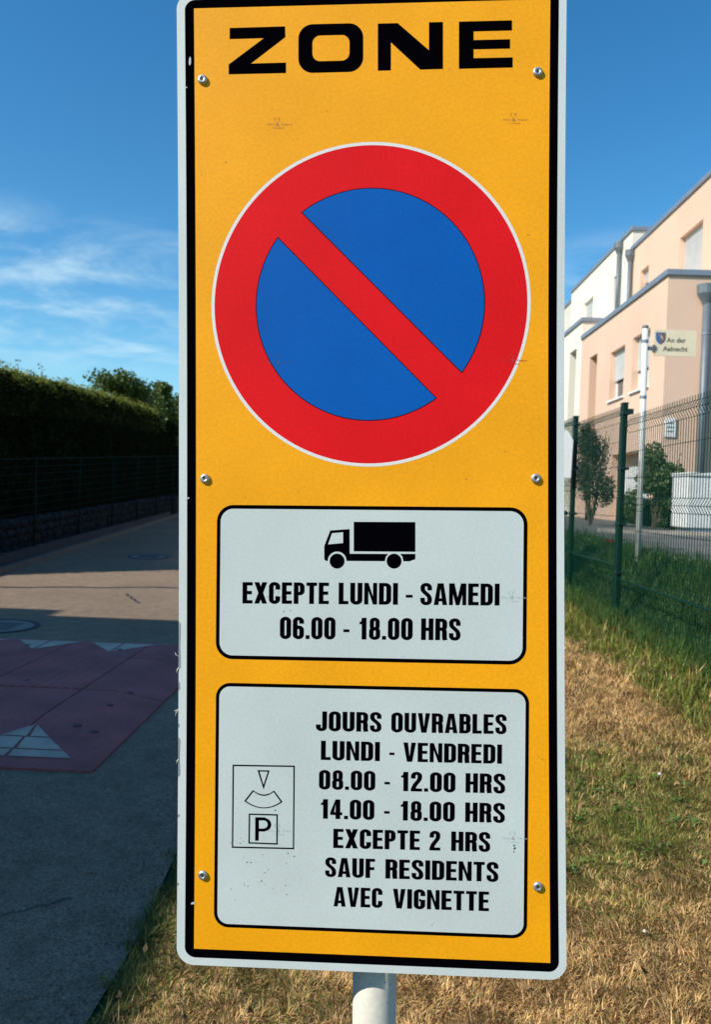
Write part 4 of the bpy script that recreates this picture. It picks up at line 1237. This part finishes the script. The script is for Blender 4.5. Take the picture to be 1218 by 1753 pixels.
# ---- lorry pictogram
def UT(x, y): return uv(540 + x / (1218 / 190), 880 + y / (1218 / 190))
T_ = lambda pts: [UT(*p) for p in pts]
lor = empty('lorry_symbol'); lor.parent = P1
poly_obj('lorry_box', [T_([(423, 85), (1100, 88), (1100, 414), (423, 409)])], M['black'], lor, .0003)
def tarc(cx_, cy_, r, a0, a1, n=16): return [(cx_ + r * math.cos(math.radians(a0 + (a1 - a0) * i / n)), cy_ - r * math.sin(math.radians(a0 + (a1 - a0) * i / n))) for i in range(n + 1)]
cab = [(165, 180), (355, 166), (378, 166), (378, 435)] + [(800, 437), (775, 470), (764, 517), (342, 514)] + tarc(240, 514, 103, 0, 180, 20)[1:] + [(120, 514), (103, 505), (99, 485), (99, 350)]
poly_obj('lorry_cab', [T_(cab), T_([(183, 210), (306, 199), (306, 318), (140, 333)])], M['black'], lor, .0003)
poly_obj('lorry_tail', [T_([(932, 437), (1100, 437), (1100, 495), (1035, 518), (968, 518), (958, 470)])], M['black'], lor, .0003)
for cx_ in (240, 866): poly_obj('lorry_wheel', [T_(tarc(cx_, 516, 82, 0, 352, 44))], M['black'], lor, .00033)

# ---- parking disc pictogram
s3_ = 844 / 130
def UP(x, y): return uv(390 + x / s3_, 1290 + y / s3_)
U_ = lambda pts: [UP(*p) for p in pts]
pdk = empty('parking_disc_symbol'); pdk.parent = P2
def shrink(loop, k):
    mx_ = sum(p[0] for p in loop) / len(loop); my_ = sum(p[1] for p in loop) / len(loop)
    return [(mx_ + (p[0] - mx_) * k, my_ + (p[1] - my_) * k) for p in loop]

poly_obj('frame_line', [U_([(54, 122), (747, 133), (739, 1063), (45, 1047)]), shrink(U_([(67, 135), (734, 145), (727, 1050), (58, 1035)]), .991)], M['black'], pdk, .0003)
poly_obj('arrow_line', [U_([(330, 183), (467, 186), (398, 398)]), shrink(U_([(350, 195), (449, 197), (398, 356)]), .92)], M['black'], pdk, .0003)
def qa(p0, p1, p2, n=14): return [tuple((1 - t) ** 2 * p0[i] + 2 * t * (1 - t) * p1[i] + t * t * p2[i] for i in range(2)) for t in [k / n for k in range(n + 1)]]
poly_obj('dial_line', [U_(qa((280, 403), (400, 502), (516, 409)) + qa((611, 537), (400, 684), (182, 528))), shrink(U_(qa((284, 419), (400, 514), (512, 425)) + qa((593, 535), (400, 668), (200, 527))), .975)], M['black'], pdk, .0003)
poly_obj('frame_line', [U_([(234, 665), (558, 673), (556, 1012), (230, 999)]), shrink(U_([(247, 678), (545, 686), (543, 998), (243, 987)]), .980)], M['black'], pdk, .0003)
poly_obj('letter_p', [U_([(306, 706), (415, 708)] + tarc(412, 788, 72, 80, -80, 14)[0:] + [(412, 866), (346, 865), (344, 968), (304, 967)]),
                      U_([(347, 742), (400, 742)] + tarc(400, 787, 44, 80, -80, 12) + [(398, 832), (347, 832)])], M['black'], pdk, .00033)

# ---- faint certification marks in the film
def film_mark(px, py, mk, par):
    def W(a, b_, t): return None
    e = empty('film_mark'); e.parent = zs
    def tx(body, x0, x1, yb, cap):
        a, c = uv(px + x0, py + yb), uv(px + x1, py + yb)
        k = (c[0] - a[0]) / (x1 - x0)
        text_obj('mark_print', body, mk, e, a[0], c[0], a[1], cap * k, .00026, None, .0, slope=0)
    c1 = uv(px, py); k = uv(px + 1, py)[0] - c1[0]
    def ringarc(ox_, r, wdt, a0, a1):
        return [(c1[0] + (ox_) * k + r * k * math.cos(math.radians(a0 + (a1 - a0) * i / 10)), c1[1] + 6.5 * k + r * k * math.sin(math.radians(a0 + (a1 - a0) * i / 10))) for i in range(11)]
    for ox_ in (-2.0, 5.0):
        o_ = ringarc(ox_, 3.8, 0, 100, 260); i_ = ringarc(ox_, 2.9, 0, 260, 100); poly_obj('mark_print', [o_ + i_], mk, e, .00026)
    q = lambda x, y: (c1[0] + x * k, c1[1] - y * k)
    poly_obj('mark_print', [[q(1.6, -7.1), q(4.2, -7.1), q(4.2, -6.1), q(1.6, -6.1)][::-1]], mk, e, .00026)
    poly_obj('mark_print', [[q(-3.4, 4.6), q(3.8, 4.6), q(2.6, 1.2), q(.2, -2.4), q(-2.2, 1.2)]], mk, e, .00026)
    tx('RA1', -17, -5.5, 3.6, 3.8); tx('7years', 6.5, 24, 3.6, 3.6); tx('T-1000-B', -9, 11, 9.6, 2.6)


for px, py, mk in [(475, 211, 'faint'), (880, 203, 'faint'), (476, 618, 'faintblue'), (879, 615, 'faintred'), (474, 1020, 'faintgrey'), (877, 1021, 'faintgrey'), (476, 1420, 'faintgrey'), (879, 1433, 'faintgrey')]:
    film_mark(px, py, M[mk], zs)

# ---- dirt specks and chipped film
def speck(px, py, r, m, par, st=1.0, ang=0.0, z=.00045, name='speck'):
    c = uv(px, py); k = .00075; n_ = 7; rr = [r * k * random.uniform(.6, 1.25) for _ in range(n_)]
    pts = []
    for i in range(n_):
        t = 2 * math.pi * i / n_; x, y = rr[i] * math.cos(t), rr[i] * math.sin(t) * st
        pts.append((c[0] + x * math.cos(ang) - y * math.sin(ang), c[1] + x * math.sin(ang) + y * math.cos(ang), z))
    return MB().add(pts, [tuple(range(n_))]).obj(name, m, par)


for x, y, r in [(530, 630, 12), (140, 935, 5), (140, 998, 8), (175, 975, 5), (670, 1103, 8), (740, 1141, 8), (215, 1205, 9), (257, 1208, 9), (385, 1125, 6), (650, 1222, 6), (452, 1290, 6), (408, 1320, 6), (375, 1415, 9), (412, 1455, 6), (180, 1460, 7), (224, 1470, 7), (643, 1466, 7), (503, 1497, 5), (655, 1565, 7), (80, 1625, 6), (35, 1505, 6), (178, 1152, 5), (340, 1432, 4), (180, 1430, 4), (30, 990, 7)]:
    speck(390 + x / s3_, 1290 + y / s3_, r / s3_ * 1.1, M['speck'], P2, .7, random.uniform(0, 3))
for x, y, r in [(881, 1447, 1.6), (882, 1452, 2.2), (880, 1458, 1.3), (740, 1583, 1), (486, 1047, 1.2), (497, 1045, .9)]: speck(x, y, r, M['speck'], zs, 1.2)
for x, y, r in [(700, 330, .9), (386, 278, 1), (440, 300, .7), (560, 190, .8), (770, 118, .9), (865, 772, 1), (798, 820, .9), (512, 842, .8), (905, 402, 1), (420, 852, .7), (345, 300, .8), (930, 1300, .8), (640, 1150, .7)]: speck(x, y, r, M['speck'], zs)
speck(325, 106, 9, M['edge'], zs, .22, math.pi / 2 - .1, .00045, 'scratch'); speck(331, 1546, 5, M['nick'], zs, .4, .2, .00045, 'scratch')
speck(322, 853, 3, M['nick'], zs, .5, .5, .00045, 'scratch'); speck(319, 150, 2, M['nick'], zs, .5, .5, .00045, 'scratch')
for y0_, y1_, wd in [(1064, 1146, 3.2), (1166, 1182, 2.2), (1262, 1330, 3.0), (1238, 1246, 1.8), (1395, 1399, 2), (1512, 1516, 2)]:
    a = uv(301.5, y0_); c = uv(301.5, y1_); k = .00075; xe = warp((-X1o, a[1]))[0] + .0002
    MB().add([(xe, a[1], .0003), (xe + wd * k, a[1] - .003, .0003), (xe + wd * k * .7, (a[1] + c[1]) / 2, .0003), (xe + wd * k * 1.2, c[1] + .004, .0003), (xe, c[1], .0003)], [(4, 3, 2, 1, 0)]).obj('chipped_film', M['edge'], zs)
for (x, y, dx, dy) in [(304, 1124, -7, -7), (303, 1143, -4, 10), (303, 1215, -6, 12), (302, 1300, -3, 8), (302, 1215, -8, 3)]:
    a = uv(x, y); k = .00075
    b = MB(); p0_ = Vector((warp((-X1o, a[1]))[0], a[1], -.001)); p1_ = p0_ + Vector((dx * k * .6, -dy * k * .4, .002)); p2_ = p0_ + Vector((dx * k, -dy * k, .0))
    b.tube(p0_, p1_, .0007, n=4); b.tube(p1_, p2_, .0006, .0002, n=4); b.obj('film_shred', M['nick'], zs)

# ---- rivets
for px, py in [(347, 137), (921, 124), (351, 819.5), (918, 819), (347.5, 1497.5), (921.5, 1517)]:
    c = uv(px, py); b = MB(); n_ = 24; rings = [(.0064, .0004), (.0063, .0018), (.0054, .0032), (.0040, .0038), (.0029, .0038), (.0024, .0031), (.0012, .0030)]
    for r, z in rings: b.v += [(r * math.cos(2 * math.pi * k / n_), r * math.sin(2 * math.pi * k / n_), z) for k in range(n_)]
    for j in range(len(rings) - 1):
        for k in range(n_): b.f.append((j * n_ + k, j * n_ + (k + 1) % n_, (j + 1) * n_ + (k + 1) % n_, (j + 1) * n_ + k))
    o = b.obj('rivet', M['rivet'], zs, True); o.location = (c[0], c[1], 0)
    h = MB().add([(.0014 * math.cos(2 * math.pi * k / 12), .0017 * math.sin(2 * math.pi * k / 12), .00325) for k in range(12)], [tuple(range(12))]).obj('hole', M['hole'], o)

# ---- post, clamps, cap
pc0, pc1 = uv(602.5, 1720), uv(677, 1720)
RP = .0300; pxc = (pc0[0] + pc1[0]) / 2; gap_ = .024; zc_post = -gap_ - RP
b = MB(); b.tube((pxc, -1.0 - HH - 1.2, zc_post), (pxc, HH + .10, zc_post), RP, n=48); post = b.obj('post', M['post'], zs, True)
for p in post.data.polygons: p.use_smooth = len(p.vertices) == 4
MB().tube((pxc, HH + .10, zc_post), (pxc, HH + .115, zc_post), RP + .001, RP - .004, n=32).obj('post_cap', M['edge'], zs)
for y in (HH - .12, 0, -HH + .10):
    b = MB(); b.tube((pxc, y - .02, zc_post), (pxc, y + .02, zc_post), RP + .003, n=24); cl_ = b.obj('clamp', M['steel'], zs, True)
    MB().box(-.2, .2, y - .013, y + .013, -gap_ + .0005, -.0035).obj('rail', M['steel'], zs)
    for s in (-1, 1): MB().tube((pxc + s * .04, y, zc_post), (pxc + s * .04, y, -.012), .004, n=8).obj('bolt', M['steel'], cl_)
for k in range(16):
    an = random.uniform(-.9, 1.2); y = -HH - .024 - random.random() * .06
    r = random.uniform(.0004, .0011); c = Vector((pxc + math.sin(an) * (RP + .0003), y, zc_post + math.cos(an) * (RP + .0003)))
    t = Vector((math.cos(an), 0, -math.sin(an))); uu = Vector((0, 1, 0))
    MB().add([c + t * r * math.cos(q) + uu * r * 1.4 * math.sin(q) for q in (0, 1.2, 2.5, 3.8, 5.1)], [(0, 1, 2, 3, 4)]).obj('stain', M['speck'], post)

# dry leaves and grit: what lies on a real verge
n_ = 700; x = RNG.uniform(-.8, 2.3, n_); y = RNG.uniform(1.5, 8, n_); P_ = np.stack([x, y, gz(x, y) + .015 + RNG.random(n_) * .02], 1)
leaves('dry_leaves', P_, .014, leafcol(n_, (.16, .08, .03), (.42, .28, .14), .3), mblade, None, 'stuff', up=1.2, aspect=.5)
n_ = 1500; y = RNG.uniform(1.3, 9, n_); x = ROAD_R - .03 - np.abs(RNG.normal(size=n_)) * .12; P_ = np.stack([x, y, gz(x, y) + .016], 1)
leaves('edge_litter', P_, .007, leafcol(n_, (.12, .09, .06), (.32, .26, .19), .3), mblade, None, 'stuff', up=2, aspect=.6)
draped('road_crack', [(-1.35 + .025 * i, 2.62 + .018 * i + .012 * math.sin(i * 2.1)) for i in range(12)], .006, ms, .015)
#draped('road_crack', [(-2.2 + .05 * i, 3.1 + .02 * math.sin(i * 1.3) + .012 * i) for i in range(22)], .007, ms, .015)

# low broad-leaved weeds in the greener turf
k_ = 320; cx_ = RNG.uniform(-.6, 2.3, k_ * 3); cy_ = RNG.uniform(1.8, 7.5, k_ * 3); ok = patch(cx_, cy_) > RNG.uniform(.3, .9, k_ * 3); cx_, cy_ = cx_[ok][:k_], cy_[ok][:k_]
id_ = np.repeat(np.arange(len(cx_)), 16); x = cx_[id_] + RNG.normal(size=len(id_)) * .022; y = cy_[id_] + RNG.normal(size=len(id_)) * .022
P_ = np.stack([x, y, gz(x, y) + .012 + RNG.random(len(x)) * .018], 1)
leaves('weeds', P_, .010, leafcol(len(x), (.05, .11, .02), (.16, .24, .06), .3), mblade, None, 'stuff', up=1.6, aspect=.6)
